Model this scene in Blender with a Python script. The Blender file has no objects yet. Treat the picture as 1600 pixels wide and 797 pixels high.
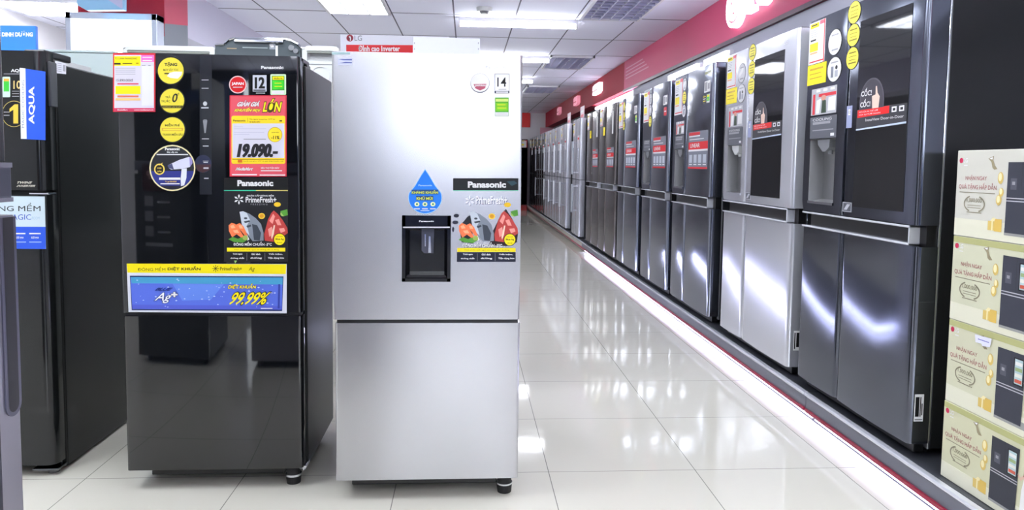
import bpy, bmesh, math, random
from mathutils import Vector, Matrix
C = bpy.context.scene.collection
random.seed(7)

# ------------------------------------------------------------------ camera
FPX, PITCH, YAW, ROLL, CAMH, CYPX = 1118.04, 0.0682, 0.0632, 0.0126, 1.2317, 334.06
_cp, _sp, _cy, _sy = math.cos(PITCH), math.sin(PITCH), math.cos(YAW), math.sin(YAW)
FWD = Vector((_sy*_cp, _cy*_cp, -_sp)); RGT0 = Vector((_cy, -_sy, 0)); UP0 = RGT0.cross(FWD)
RGT = math.cos(ROLL)*RGT0 + math.sin(ROLL)*UP0
UP = -math.sin(ROLL)*RGT0 + math.cos(ROLL)*UP0
EYE = Vector((0, 0, CAMH))
def at(px, py, X=None, Y=None, Z=None):
    """point of the plane X=, Y= or Z= seen at a pixel of the 1600x797 photograph"""
    d = FWD + RGT*((px-800)/FPX) + UP*((CYPX-py)/FPX)
    t = X/d.x if X is not None else Y/d.y if Y is not None else (Z-CAMH)/d.z
    return EYE + d*t
cam = bpy.data.cameras.new('camera'); co = bpy.data.objects.new('camera', cam); C.objects.link(co)
cam.sensor_width = 36; cam.lens = FPX/1600*36; cam.shift_y = -(398.5-CYPX)/1600
cam.clip_start = 0.02; cam.clip_end = 200
co.matrix_world = Matrix(((RGT.x, UP.x, -FWD.x, EYE.x), (RGT.y, UP.y, -FWD.y, EYE.y), (RGT.z, UP.z, -FWD.z, EYE.z), (0, 0, 0, 1)))
sc = bpy.context.scene; sc.camera = co
sc.view_settings.view_transform = 'Standard'; sc.view_settings.look = 'None'
sc.view_settings.gamma = 1; sc.view_settings.use_curve_mapping = False
sc.view_settings.exposure = 0.48
sc.cycles.max_bounces = 8; sc.cycles.diffuse_bounces = 5; sc.cycles.glossy_bounces = 5
sc.cycles.sample_clamp_indirect = 6
w = bpy.data.worlds.new('world'); sc.world = w; w.use_nodes = True
bg = w.node_tree.nodes['Background']; bg.inputs[0].default_value = (0.86, 0.92, 1, 1); bg.inputs[1].default_value = 6.0
TUBE_E, TROFFER_E, LED_E, BOX_E = 27.0, 16.0, 7.5, 4.0

# ------------------------------------------------------------------ materials
def lin(c):
    r = []
    for v in c[:3]:
        v = v/255
        r.append(v/12.92 if v <= .04045 else ((v+.055)/1.055)**2.4)
    return (*r, 1)
MATS = {}
def mat(name, rgb, rough=.5, metal=0.0, emit=0.0, spec=.5, coat=0.0, aniso=0.0, noise=None):
    if name in MATS: return MATS[name]
    m = bpy.data.materials.new(name); m.use_nodes = True; MATS[name] = m
    nt = m.node_tree; b = nt.nodes['Principled BSDF']
    b.inputs['Base Color'].default_value = lin(rgb); b.inputs['Roughness'].default_value = rough
    b.inputs['Metallic'].default_value = metal; b.inputs['Specular IOR Level'].default_value = spec
    b.inputs['Coat Weight'].default_value = coat; b.inputs['Coat Roughness'].default_value = .03
    if aniso:
        b.inputs['Anisotropic'].default_value = aniso
    if emit:
        b.inputs['Emission Color'].default_value = lin(rgb); b.inputs['Emission Strength'].default_value = emit
    if noise:                                     # (scale xyz, amount): fine brushing or grain in the roughness
        tc = nt.nodes.new('ShaderNodeTexCoord'); mp = nt.nodes.new('ShaderNodeMapping'); nz = nt.nodes.new('ShaderNodeTexNoise')
        mr = nt.nodes.new('ShaderNodeMapRange')
        mp.inputs['Scale'].default_value = noise[0]; nz.inputs['Scale'].default_value = 1; nz.inputs['Detail'].default_value = 3
        mr.inputs['To Min'].default_value = max(.02, rough-noise[1]); mr.inputs['To Max'].default_value = rough+noise[1]
        nt.links.new(tc.outputs['Object'], mp.inputs['Vector']); nt.links.new(mp.outputs[0], nz.inputs['Vector'])
        nt.links.new(nz.outputs['Fac'], mr.inputs['Value']); nt.links.new(mr.outputs[0], b.inputs['Roughness'])
    return m
def ink(rgb): return mat('print_%02x%02x%02x' % tuple(rgb), rgb, .45, 0, 0, .3)

BLACK_GLASS = mat('black_glass', (13, 15, 19), .035, 0, 0, .85)
BLACK_SIDE = mat('black_textured_steel', (19, 21, 21), .33, 0, 0, .25)
BLACK_PL = mat('black_plastic', (18, 18, 20), .3)
SILVER = mat('silver_paint', (191, 191, 195), .25, .82, 0, .5)
GRAPHITE = mat('graphite_steel', (104, 108, 119), .12, .95, 0, .5, aniso=.2, noise=((2, 220, 3), .03))
STEEL = mat('stainless_steel', (222, 223, 232), .19, .66, 0, .5, aniso=.4, noise=((2, 220, 3), .05))
BLUESTEEL = mat('blue_grey_steel', (150, 155, 168), .12, .95, 0, .5, aniso=.2, noise=((2, 220, 3), .03))
DARKSTEEL = mat('dark_steel', (122, 117, 116), .17, .9, 0, .5, aniso=.4, noise=((2, 220, 3), .05))
SIDE_GREY = mat('dark_grey_cabinet', (32, 33, 36), .34, .15, 0, .4)
CHROME = mat('chrome', (225, 228, 235), .08, 1)
TRIM = mat('satin_trim', (232, 234, 242), .22, .55)
WHITE_PL = mat('white_plastic', (206, 209, 208), .35)
GREY_PL = mat('grey_plastic', (120, 122, 126), .35)
RUBBER = mat('black_rubber', (20, 20, 21), .7)
DISP_GREY = mat('dispenser_grey', (120, 120, 122), .4, .3)

def tile_floor():
    m = bpy.data.materials.new('cream_polished_tiles'); m.use_nodes = True; nt = m.node_tree; b = nt.nodes['Principled BSDF']
    g = nt.nodes.new('ShaderNodeNewGeometry'); s = nt.nodes.new('ShaderNodeSeparateXYZ'); nt.links.new(g.outputs['Position'], s.inputs[0])
    lines = []
    for ax, off, pitch in (('X', .337, .6), ('Y', 2.788, .6)):
        a = nt.nodes.new('ShaderNodeMath'); a.operation = 'SUBTRACT'; a.inputs[1].default_value = off; nt.links.new(s.outputs[ax], a.inputs[0])
        p = nt.nodes.new('ShaderNodeMath'); p.operation = 'PINGPONG'; p.inputs[1].default_value = pitch/2; nt.links.new(a.outputs[0], p.inputs[0])
        l = nt.nodes.new('ShaderNodeMath'); l.operation = 'LESS_THAN'; l.inputs[1].default_value = .0016; nt.links.new(p.outputs[0], l.inputs[0])
        lines.append(l)
    mx = nt.nodes.new('ShaderNodeMath'); mx.operation = 'MAXIMUM'; nt.links.new(lines[0].outputs[0], mx.inputs[0]); nt.links.new(lines[1].outputs[0], mx.inputs[1])
    nz = nt.nodes.new('ShaderNodeTexNoise'); nz.inputs['Scale'].default_value = 1.3; nz.inputs['Detail'].default_value = 4
    nt.links.new(g.outputs['Position'], nz.inputs['Vector'])
    ramp = nt.nodes.new('ShaderNodeMix'); ramp.data_type = 'RGBA'; ramp.inputs['A'].default_value = lin((204, 201, 188)); ramp.inputs['B'].default_value = lin((209, 206, 195))
    nt.links.new(nz.outputs['Fac'], ramp.inputs['Factor'])
    mix = nt.nodes.new('ShaderNodeMix'); mix.data_type = 'RGBA'; mix.inputs['B'].default_value = lin((128, 126, 120))
    nt.links.new(mx.outputs[0], mix.inputs['Factor']); nt.links.new(ramp.outputs['Result'], mix.inputs['A']); nt.links.new(mix.outputs['Result'], b.inputs['Base Color'])
    b.inputs['Roughness'].default_value = .065; b.inputs['Specular IOR Level'].default_value = .55
    nb = nt.nodes.new('ShaderNodeTexNoise'); nb.inputs['Scale'].default_value = 5; nt.links.new(g.outputs['Position'], nb.inputs['Vector'])
    bp = nt.nodes.new('ShaderNodeBump'); bp.inputs['Strength'].default_value = .04; bp.inputs['Distance'].default_value = .02
    nt.links.new(nb.outputs['Fac'], bp.inputs['Height']); nt.links.new(bp.outputs[0], b.inputs['Normal'])
    return m
def ceiling_mat():
    m = bpy.data.materials.new('ceiling_tiles'); m.use_nodes = True; nt = m.node_tree; b = nt.nodes['Principled BSDF']
    g = nt.nodes.new('ShaderNodeNewGeometry'); s = nt.nodes.new('ShaderNodeSeparateXYZ'); nt.links.new(g.outputs['Position'], s.inputs[0])
    lines = []
    for ax, off, pitch in (('X', -.14, .6), ('Y', 7.07, 1.2)):
        a = nt.nodes.new('ShaderNodeMath'); a.operation = 'SUBTRACT'; a.inputs[1].default_value = off; nt.links.new(s.outputs[ax], a.inputs[0])
        p = nt.nodes.new('ShaderNodeMath'); p.operation = 'PINGPONG'; p.inputs[1].default_value = pitch/2; nt.links.new(a.outputs[0], p.inputs[0])
        l = nt.nodes.new('ShaderNodeMath'); l.operation = 'LESS_THAN'; l.inputs[1].default_value = .007 if ax == 'X' else .013; nt.links.new(p.outputs[0], l.inputs[0])
        lines.append(l)
    mx = nt.nodes.new('ShaderNodeMath'); mx.operation = 'MAXIMUM'; nt.links.new(lines[0].outputs[0], mx.inputs[0]); nt.links.new(lines[1].outputs[0], mx.inputs[1])
    mix = nt.nodes.new('ShaderNodeMix'); mix.data_type = 'RGBA'; mix.inputs['A'].default_value = lin((238, 239, 255)); mix.inputs['B'].default_value = lin((100, 98, 116))
    nt.links.new(mx.outputs[0], mix.inputs['Factor']); nt.links.new(mix.outputs['Result'], b.inputs['Base Color'])
    b.inputs['Roughness'].default_value = .8
    return m

# ------------------------------------------------------------------ building helpers
def link_mesh(name, me, parent=None):
    o = bpy.data.objects.new(name, me); C.objects.link(o)
    if parent is not None: o.parent = parent
    return o
def root_loc(o):
    v = Vector((0, 0, 0))
    while o is not None:
        v += o.location; o = o.parent
    return v
def tag(o, label, cat, group=None):
    o['label'] = label; o['category'] = cat
    if group: o['group'] = group
    return o
def thing(name, label, cat, loc, group=None):
    o = bpy.data.objects.new(name, None); C.objects.link(o); o.location = loc; o.empty_display_size = .1
    return tag(o, label, cat, group)
def structure(o): o['kind'] = 'structure'; return o
def finish(name, bm, mats, parent=None, label=None, smooth=False):
    off = root_loc(parent) if parent is not None else Vector((0, 0, 0))
    bmesh.ops.recalc_face_normals(bm, faces=bm.faces[:])
    bmesh.ops.translate(bm, verts=bm.verts[:], vec=-off)
    me = bpy.data.meshes.new(name); bm.to_mesh(me); bm.free()
    for m in (mats if isinstance(mats, (list, tuple)) else [mats]): me.materials.append(m)
    if smooth:
        for p in me.polygons: p.use_smooth = True
    o = link_mesh(name, me, parent)
    if label: o['label'] = label
    return o
def add_box(bm, x0, x1, y0, y1, z0, z1, bev=0.0, seg=2, mi=0):
    t = bmesh.new()
    r = bmesh.ops.create_cube(t, size=1)
    for v in t.verts:
        v.co = Vector(((x0+x1)/2+v.co.x*(x1-x0), (y0+y1)/2+v.co.y*(y1-y0), (z0+z1)/2+v.co.z*(z1-z0)))
    if bev: bmesh.ops.bevel(t, geom=t.edges[:], offset=bev, segments=seg, affect='EDGES', profile=.5)
    for f in t.faces: f.material_index = mi
    me = bpy.data.meshes.new('tmp'); t.to_mesh(me); t.free(); bm.from_mesh(me); bpy.data.meshes.remove(me)
def box(name, x0, x1, y0, y1, z0, z1, m, parent=None, bev=0.0, label=None):
    bm = bmesh.new(); add_box(bm, x0, x1, y0, y1, z0, z1, bev); return finish(name, bm, m, parent, label)
def add_cyl(bm, p0, p1, r0, r1=None, n=20, mi=0):
    r1 = r0 if r1 is None else r1
    p0, p1 = Vector(p0), Vector(p1); a = (p1-p0).normalized()
    t = a.orthogonal().normalized(); b = a.cross(t)
    A = [bm.verts.new(p0+(t*math.cos(2*math.pi*i/n)+b*math.sin(2*math.pi*i/n))*r0) for i in range(n)]
    B = [bm.verts.new(p1+(t*math.cos(2*math.pi*i/n)+b*math.sin(2*math.pi*i/n))*r1) for i in range(n)]
    fs = [bm.faces.new((A[i], A[(i+1) % n], B[(i+1) % n], B[i])) for i in range(n)]
    fs += [bm.faces.new(A[::-1]), bm.faces.new(B)]
    for f in fs: f.material_index = mi
def foot(x, y, z0, z1, r, parent):
    bm = bmesh.new(); add_cyl(bm, (x, y, z0), (x, y, z1), r, n=14); return finish('foot', bm, RUBBER, parent)
def add_prism(bm, pts, lo, hi, mp, mi=0):
    """outline pts in (u,v) swept from h=lo to h=hi through the map mp(u,v,h)"""
    A = [bm.verts.new(mp(u, v, lo)) for u, v in pts]; B = [bm.verts.new(mp(u, v, hi)) for u, v in pts]
    n = len(pts); fs = [bm.faces.new(A[::-1]), bm.faces.new(B)] + [bm.faces.new((A[i], A[(i+1) % n], B[(i+1) % n], B[i])) for i in range(n)]
    for f in fs: f.material_index = mi

# faces of things: (u to the right, v up, h outwards)
class Front:                      # looks along -Y
    def __init__(s, Y): s.Y = Y
    def map(s, u, v, h): return Vector((u, s.Y-h, v))
    def px(s, x, y): p = at(x, y, Y=s.Y); return p.x, p.z
class Aisle:                      # looks along -X (the row on the right)
    def __init__(s, X, Y0=0.0, Z0=0.0): s.X, s.Y0, s.Z0 = X, Y0, Z0       # u runs from Y0 towards the camera
    def map(s, u, v, h): return Vector((s.X-h, s.Y0-u, s.Z0+v))
    def px(s, x, y): p = at(x, y, X=s.X); return s.Y0-p.y, p.z-s.Z0
class Flank:                      # looks along +X
    def __init__(s, X): s.X = X
    def map(s, u, v, h): return Vector((s.X+h, u, v))
    def px(s, x, y): p = at(x, y, X=s.X); return p.y, p.z
class Back:                       # looks along +Y
    def __init__(s, Y): s.Y = Y
    def map(s, u, v, h): return Vector((-u, s.Y+h, v))
class Under:                      # looks down
    def __init__(s, Z): s.Z = Z
    def map(s, u, v, h): return Vector((u, v, s.Z-h))

_TG = {}
def text_tris(body, bold=0.0):
    k = (body, bold)
    if k not in _TG:
        c = bpy.data.curves.new('t', 'FONT'); c.body = body; c.offset = bold; c.resolution_u = 3
        o = bpy.data.objects.new('t', c); me = o.to_mesh()
        _TG[k] = ([(v.co.x, v.co.y) for v in me.vertices], [tuple(p.vertices) for p in me.polygons])
        o.to_mesh_clear(); bpy.data.objects.remove(o); bpy.data.curves.remove(c)
    return _TG[k]

class Decal:
    """a thin printed thing on a face: a backing slab and printed layers, all one mesh"""
    def __init__(s, fr, pix=False, thick=.0008, step=.00004, base=0.0):
        s.fr, s.pix, s.h, s.step, s.base = fr, pix, base+thick, step, base
        s.bm = bmesh.new(); s.mats = []; s.first = True
    def mi(s, m):
        if m not in s.mats: s.mats.append(m)
        return s.mats.index(m)
    def uv(s, p): return s.fr.px(*p) if s.pix else p
    def poly(s, pts, m):
        P = [s.uv(p) for p in pts]
        if s.first:
            add_prism(s.bm, P, s.base, s.h, s.fr.map, s.mi(m)); s.first = False
        else:
            f = s.bm.faces.new([s.bm.verts.new(s.fr.map(u, v, s.h)) for u, v in P]); f.material_index = s.mi(m)
        s.h += s.step
        return s
    def rect(s, x0, y0, x1, y1, m, r=0.0):
        if not r: return s.poly([(x0, y0), (x1, y0), (x1, y1), (x0, y1)], m)
        sy = 1 if y1 > y0 else -1
        pts = []
        for cx, cy, a0 in ((x0+r, y0+sy*r, 180), (x1-r, y0+sy*r, 270), (x1-r, y1-sy*r, 0), (x0+r, y1-sy*r, 90)):
            for k in range(5):
                a = math.radians(a0+90*k/4); pts.append((cx+r*math.cos(a), cy+sy*r*math.sin(a)))
        return s.poly(pts, m)
    def ell(s, cx, cy, rx, ry, m, n=28):
        return s.poly([(cx+rx*math.cos(2*math.pi*i/n), cy+ry*math.sin(2*math.pi*i/n)) for i in range(n)], m)
    def text(s, body, x0, y0, x1, y1, m, bold=.0, shear=0.0, out=None, outw=.05):
        """fits the words into the box whose lower left is (x0,y0) and upper right (x1,y1)"""
        V, F = text_tris(body, bold)
        xs = [v[0] for v in V]; ys = [v[1] for v in V]; a, b, c, d = min(xs), max(xs), min(ys), max(ys)
        for mm, VV, FF in (([(out,)+text_tris(body, bold+outw)] if out else []) + [(m, V, F)]):
            vs = []
            for x, y in VV:
                t = (y-c)/(d-c); q = (x-a)/(b-a)
                X = x0+(x1-x0)*q*(1-abs(shear)) + shear*(x1-x0)*t; Y = y0+(y1-y0)*t
                vs.append(s.bm.verts.new(s.fr.map(*s.uv((X, Y)), s.h)))
            k = s.mi(mm)
            for f in FF:
                try: s.bm.faces.new([vs[i] for i in f]).material_index = k
                except ValueError: pass
            s.h += s.step
        return s
    def build(s, name, parent=None, label=None):
        off = root_loc(parent) if parent is not None else Vector((0, 0, 0))
        bmesh.ops.translate(s.bm, verts=s.bm.verts[:], vec=-off)
        me = bpy.data.meshes.new(name); s.bm.to_mesh(me); s.bm.free()
        for m in s.mats: me.materials.append(m)
        o = link_mesh(name, me, parent)
        if label: o['label'] = label
        return o

def slab(name, fr, u0, u1, v0, v1, thick, m, parent, hole=None, depth=.05, hm=None, r=.008, label=None, vr=None, bow=0.0):
    """a door: rounded front edges, with an optional recess hole=(u0,v0,u1,v1)"""
    bm = bmesh.new()
    us = ([u0, u1] if not bow else [u0+(u1-u0)*k/16 for k in range(17)]) if not hole else [u0, hole[0], hole[2], u1]
    vs = [v0, v1] if not hole else [v0, hole[1], hole[3], v1]
    G = [[bm.verts.new((u, v, 0)) for v in vs] for u in us]
    nu, nv = len(us), len(vs)
    for i in range(nu-1):
        for j in range(nv-1):
            if hole and i == 1 and j == 1: continue
            bm.faces.new((G[i][j], G[i+1][j], G[i+1][j+1], G[i][j+1]))
    ring = [G[i][0] for i in range(nu)] + [G[-1][j] for j in range(1, nv)] + [G[i][-1] for i in range(nu-2, -1, -1)] + [G[0][j] for j in range(nv-2, 0, -1)]
    B = [bm.verts.new((v.co.x, v.co.y, -thick)) for v in ring]
    n = len(ring)
    for i in range(n): bm.faces.new((ring[i], ring[(i+1) % n], B[(i+1) % n], B[i]))
    bm.faces.new(B[::-1])
    if hole:
        q = [G[1][1], G[2][1], G[2][2], G[1][2]]; e = .012
        w2 = [bm.verts.new((a.co.x+e*sx, a.co.y+e*sy, -depth)) for a, sx, sy in zip(q, (1, -1, -1, 1), (1, 1, -1, -1))]
        fs = [bm.faces.new((q[i], q[(i+1) % 4], w2[(i+1) % 4], w2[i])) for i in range(4)] + [bm.faces.new(w2)]
        for f in fs: f.material_index = 1
    ed = [e for e in bm.edges if all(abs(v.co.z) < 1e-6 for v in e.verts) and
          (all(abs(v.co.x-u0) < 1e-6 for v in e.verts) or all(abs(v.co.x-u1) < 1e-6 for v in e.verts) or all(abs(v.co.y-v0) < 1e-6 for v in e.verts) or all(abs(v.co.y-v1) < 1e-6 for v in e.verts))]
    if vr:
        bmesh.ops.bevel(bm, geom=[e for e in ed if abs(e.verts[0].co.x-e.verts[1].co.x) < 1e-6], offset=vr, segments=5, affect='EDGES', profile=.5)
    else:
        bmesh.ops.bevel(bm, geom=ed, offset=r, segments=3, affect='EDGES', profile=.5)
    for v in bm.verts:
        h = v.co.z - (bow*((v.co.x-(u0+u1)/2)/((u1-u0)/2))**2 if v.co.z > -.75*thick else 0)
        v.co = fr.map(v.co.x, v.co.y, h)
    o = finish(name, bm, [m, hm or m], parent, label, True)
    o.data.set_sharp_from_angle(angle=math.radians(40))
    return o

W_ = ink((228, 228, 228)); K_ = ink((18, 18, 20)); YEL = ink((246, 226, 10)); YEL2 = ink((240, 226, 70)); RED = ink((206, 40, 52)); PINK = ink((222, 92, 108))
GRN = ink((60, 190, 60)); GREYP = ink((150, 150, 156)); BLU = ink((36, 84, 205))

# ================================================================== THE ROOM
CEIL = 2.68; XR = 2.40; XL = -4.51; YB = 20.0; YF = -6.5
structure(box('floor', XL-.2, XR+.2, YF-.2, YB+.2, -.1, 0, tile_floor()))
structure(box('ceiling', XL-.2, XR+.2, YF-.2, YB+.2, CEIL, CEIL+.1, ceiling_mat()))
WALLM = mat('wall_paint_grey', (176, 177, 186), .6)
WHITEW = mat('wall_paint_white', (226, 224, 226), .6)
structure(box('wall_right', XR, XR+.1, YF, YB, 0, CEIL, WALLM))
structure(box('wall_left', XL-.1, XL, YF, YB, 0, CEIL, WHITEW))
structure(box('wall_back', XL, XR, YB, YB+.1, 0, CEIL, mat('wall_paint_backdrop', (196, 194, 200), .6)))
bm = bmesh.new()                                   # unseen shop front, added to light the scene: piers and lintel round wide openings
for x0, x1, z0, z1 in ((XL, -3.0, 0, CEIL), (-1.7, -1.1, 0, CEIL), (2.2, XR, 0, CEIL), (XL, XR, 2.5, CEIL), (XL, XR, 0, 1.5)):
    add_box(bm, x0, x1, YF-.1, YF, z0, z1)
structure(finish('wall_front', bm, mat('wall_paint_blue_grey', (118, 130, 170), .6)))
bm = bmesh.new(); add_box(bm, -2.72, -2.37, 6.31, YB, 2.27, CEIL)
structure(finish('trim_1', bm, mat('bulkhead_paint', (216, 214, 232), .6)))
# red fascia over the right-hand row
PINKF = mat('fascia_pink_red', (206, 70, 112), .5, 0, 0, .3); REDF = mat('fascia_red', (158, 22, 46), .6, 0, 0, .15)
FB = 2.288
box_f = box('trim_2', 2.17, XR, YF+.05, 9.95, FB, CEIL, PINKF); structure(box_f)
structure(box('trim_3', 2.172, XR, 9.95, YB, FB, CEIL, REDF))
structure(box('trim_4', 2.155, 2.17, YF+.05, 9.95, FB-.03, FB+.002, mat('fascia_edge', (70, 20, 50), .3)))
structure(box('trim_7', 2.185, XR, YF+.05, 9.45, 1.955, FB-.03, mat('wall_panel_grey', (196, 198, 212), .6)))
# column on the left
bm = bmesh.new(); add_box(bm, -3.02, -2.37, 5.838, 6.305, 0, CEIL)
col = finish('column', bm, mat('column_grey', (128, 134, 142), .5)); structure(col)
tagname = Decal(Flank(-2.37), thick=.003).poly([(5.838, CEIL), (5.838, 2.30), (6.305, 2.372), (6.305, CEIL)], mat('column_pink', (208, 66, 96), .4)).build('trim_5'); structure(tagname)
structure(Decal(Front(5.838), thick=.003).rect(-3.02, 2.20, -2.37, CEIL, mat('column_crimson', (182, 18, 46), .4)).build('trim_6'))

# ------------------------------------------------------------------ lamps of the ceiling
TUBE_M = mat('tube_glow', (247, 250, 255), .4, 0, TUBE_E)
TROF_M = mat('troffer_glow', (244, 249, 255), .4, 0, TROFFER_E)
FIX = mat('white_fixture', (230, 230, 236), .4)
def batten(x0, x1, y, label, along='x', yl=None, z=CEIL, group=None):
    t = thing('ceiling_batten', label, 'ceiling light', ((x0+x1)/2, y, z), group)
    box('housing', x0, x1, y-.018, y+.018, z-.04, z-.001, FIX, t, .004)
    bm = bmesh.new(); add_cyl(bm, (x0+.02, y, z-.066), (x1-.02, y, z-.066), .021, n=12)
    finish('tube', bm, TUBE_M, t)
    for x in (x0, x1-.02): box('end_cap', x, x+.02, y-.022, y+.022, z-.09, z-.03, FIX, t, .003)
bl = {7.2: 'bright fluorescent batten nearest the camera, over the silver fridge', 9.6: 'fluorescent batten half hidden by the top of the silver fridge, second from the camera',
      12.0: 'fluorescent batten third from the camera, just right of the silver fridge', 14.4: 'far fluorescent batten, fourth from the camera', 16.8: 'far fluorescent batten, fifth from the camera', 19.2: 'farthest fluorescent batten by the end wall'}
for y in (7.2, 9.6, 12.0, 14.4, 16.8, 19.2): batten(-.1, 1.09, y, bl[y], group='fluorescent battens across the aisle')
for y in (4.8, 2.4, 0.0, -2.4): batten(-.1, 1.09, y, 'fluorescent batten on the ceiling outside the picture, above the near aisle', group='battens outside the picture')
def troffer(x0, y0, lit, label, group):
    x1, y1 = x0+.59, y0+1.19
    t = thing('louvred_ceiling_light', label, 'ceiling light', ((x0+x1)/2, (y0+y1)/2, CEIL), group)
    bm = bmesh.new()
    for a, b, c, d in ((x0, x0+.025, y0, y1), (x1-.025, x1, y0, y1), (x0, x1, y0, y0+.025), (x0, x1, y1-.025, y1)): add_box(bm, a, b, c, d, CEIL-.03, CEIL-.001)
    finish('frame', bm, FIX, t)
    box('reflector', x0+.02, x1-.02, y0+.02, y1-.02, CEIL-.008, CEIL-.002, TROF_M if lit else mat('troffer_reflector', (112, 112, 146), .3, .3), t)
    bm = bmesh.new()
    for k in range(1, 10): add_box(bm, x0+.02, x1-.02, y0+k*.119-.003, y0+k*.119+.003, CEIL-.03, CEIL-.009)
    for k in (1, 2): add_box(bm, x0+k*.197-.006, x0+k*.197+.006, y0+.02, y1-.02, CEIL-.032, CEIL-.009)
    finish('louvre', bm, mat('louvre_metal', (196, 196, 220), .35, .4) if not lit else FIX, t)
    if not lit:
        bm = bmesh.new()
        for k in (0, 1, 2): add_cyl(bm, (x0+.1+.197*k, y0+.06, CEIL-.018), (x0+.1+.197*k, y1-.06, CEIL-.018), .007, n=8)
        finish('tube', bm, mat('tube_off', (190, 190, 205), .3), t)
troffer(-1.335, 5.87, True, 'lit white louvred ceiling light above the gap between the black and the silver fridge', 'lit louvred lights')
troffer(-1.335, 9.47, True, 'lit louvred ceiling light farther back, hidden behind the silver fridge', 'lit louvred lights')
for x, y in ((-1.335, 2.27), (-1.335, -1.33), (-3.135, 2.27), (-3.135, -1.33), (-1.335, -4.9), (1.08, -1.33), (1.08, -4.9), (-3.135, 5.87), (1.08, 2.27), (-2.535, 1.07)):  # last entry is an extra lamp added to brighten the near-left floor
    troffer(x, y, True, 'unseen lit louvred ceiling light outside the picture, above the front of the shop', 'lit louvred lights outside the picture')
for y, l in ((5.87, 'unlit louvred ceiling light nearest the camera, at the top edge beside the red fascia'), (9.47, 'unlit louvred ceiling light in the middle of the aisle, second of the row'),
             (13.07, 'unlit louvred ceiling light far down the aisle, third of the row')):
    troffer(1.08, y, False, l, 'unlit louvred lights along the fascia')
# lamp at far left against the left wall
t = thing('ceiling_batten', 'glaring white batten on the ceiling at the left above the blue sign', 'ceiling light', (-3.9, 7.1, CEIL))
box('housing', -4.3, -3.2, 6.86, 7.44, CEIL-.03, CEIL-.001, FIX, t, .004)
box('diffuser', -4.28, -3.22, 6.88, 7.42, CEIL-.045, CEIL-.03, TUBE_M, t, .004)
# smoke detector
bm = bmesh.new(); add_cyl(bm, (.147, 6.74, CEIL-.001), (.147, 6.74, CEIL-.035), .075, .07, 28); add_cyl(bm, (.147, 6.74, CEIL-.035), (.147, 6.74, CEIL-.055), .045, .035, 24, 1)
tag(finish('smoke_detector', bm, [WHITE_PL, GREY_PL]), 'small round white smoke detector on the ceiling above the silver fridge', 'smoke detector')
# tubes under the fascia
LT = mat('tube_and_halo_glow', (236, 238, 255), .4, 0, 6.0)
def wall_tube(y0, y1, z, label, x=2.27):
    t = thing('wall_batten', label, 'light', (x, (y0+y1)/2, z), 'tube lights under the red fascia')
    box('housing', x, XR-.001, y0, y1, z-.03, z+.03, FIX, t, .004)
    box('tube', x-.03, x+.001, y0+.01, y1-.01, z-.026, z+.026, LT, t, .012)
wall_tube(9.5, 10.9, 2.24, 'glowing white tube under the dark red fascia, nearer of two end to end')
wall_tube(10.95, 12.6, 2.24, 'glowing white tube under the dark red fascia, farther of two end to end')
wall_tube(9.5, 12.6, 2.13, 'lower glowing white tube just above the far fridges with red banners', 2.2)
for y0, y1, l in ((5.17, 5.67, 'added blazing white glow block on top of the dark fridge beside the silver window fridge'), (5.84, 6.68, 'added blazing white glow block on top of the second dark fridge beyond the silver window one')):
    t = thing('added_glow', l, 'light', (1.9, (y0+y1)/2, 1.916), 'added glow on the fridge tops')  # emissive blocks added for the white halo above the tops, not lamps
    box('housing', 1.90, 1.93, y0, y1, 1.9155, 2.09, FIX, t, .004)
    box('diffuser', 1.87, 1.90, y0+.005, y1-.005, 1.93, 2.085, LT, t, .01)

# ------------------------------------------------------------------ signs on the fascia
SIGNW = mat('sign_white_glow', (255, 250, 255), .4, 0, 2.6)
fa = Aisle(2.17)
t = thing('illuminated_sign', 'glowing white round emblem and two letters on the pink fascia at the top edge', 'sign', at(1160, 10, X=2.165))
def disc_face(fr, cu, cv, r, n=36): return [(cu+r*math.cos(2*math.pi*i/n), cv+r*math.sin(2*math.pi*i/n)) for i in range(n)]
bm = bmesh.new(); add_prism(bm, disc_face(fa, -5.72, 2.52, .165), 0, .05, fa.map); finish('emblem', bm, SIGNW, t)
d = Decal(fa, thick=.001, base=.05); RG = mat('sign_red_line', (214, 60, 110), .4, 0, .5)
d.ell(-5.72, 2.52, .128, .128, RG).ell(-5.72, 2.52, .116, .116, SIGNW).rect(-5.735, 2.46, -5.722, 2.57, RG).rect(-5.735, 2.46, -5.69, 2.472, RG).ell(-5.765, 2.555, .014, .014, RG).rect(-5.6, 2.515, -5.592, 2.53, RG)
d.build('emblem_face', t)
for ch, u0, u1 in (('L', -5.47, -5.33), ('G', -5.28, -5.08)):
    V, F = text_tris(ch, .03); xs = [v[0] for v in V]; ys = [v[1] for v in V]; bm = bmesh.new()
    f = lambda x, y, h: fa.map(u0+(u1-u0)*(x-min(xs))/(max(xs)-min(xs)), 2.41+.22*(y-min(ys))/(max(ys)-min(ys)), h)
    tv = [bm.verts.new(f(x, y, .05)) for x, y in V]; bv = [bm.verts.new(f(x, y, .0)) for x, y in V]
    cnt = {}
    for q in F:
        bm.faces.new([tv[i] for i in q])
        for i in range(3): cnt[frozenset((q[i], q[(i+1) % 3]))] = cnt.get(frozenset((q[i], q[(i+1) % 3])), 0)+1
    for e, n in cnt.items():
        if n == 1: a, b = tuple(e); bm.faces.new((tv[a], tv[b], bv[b], bv[a]))
    finish('letter', bm, SIGNW, t)
far = Aisle(2.172)
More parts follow.
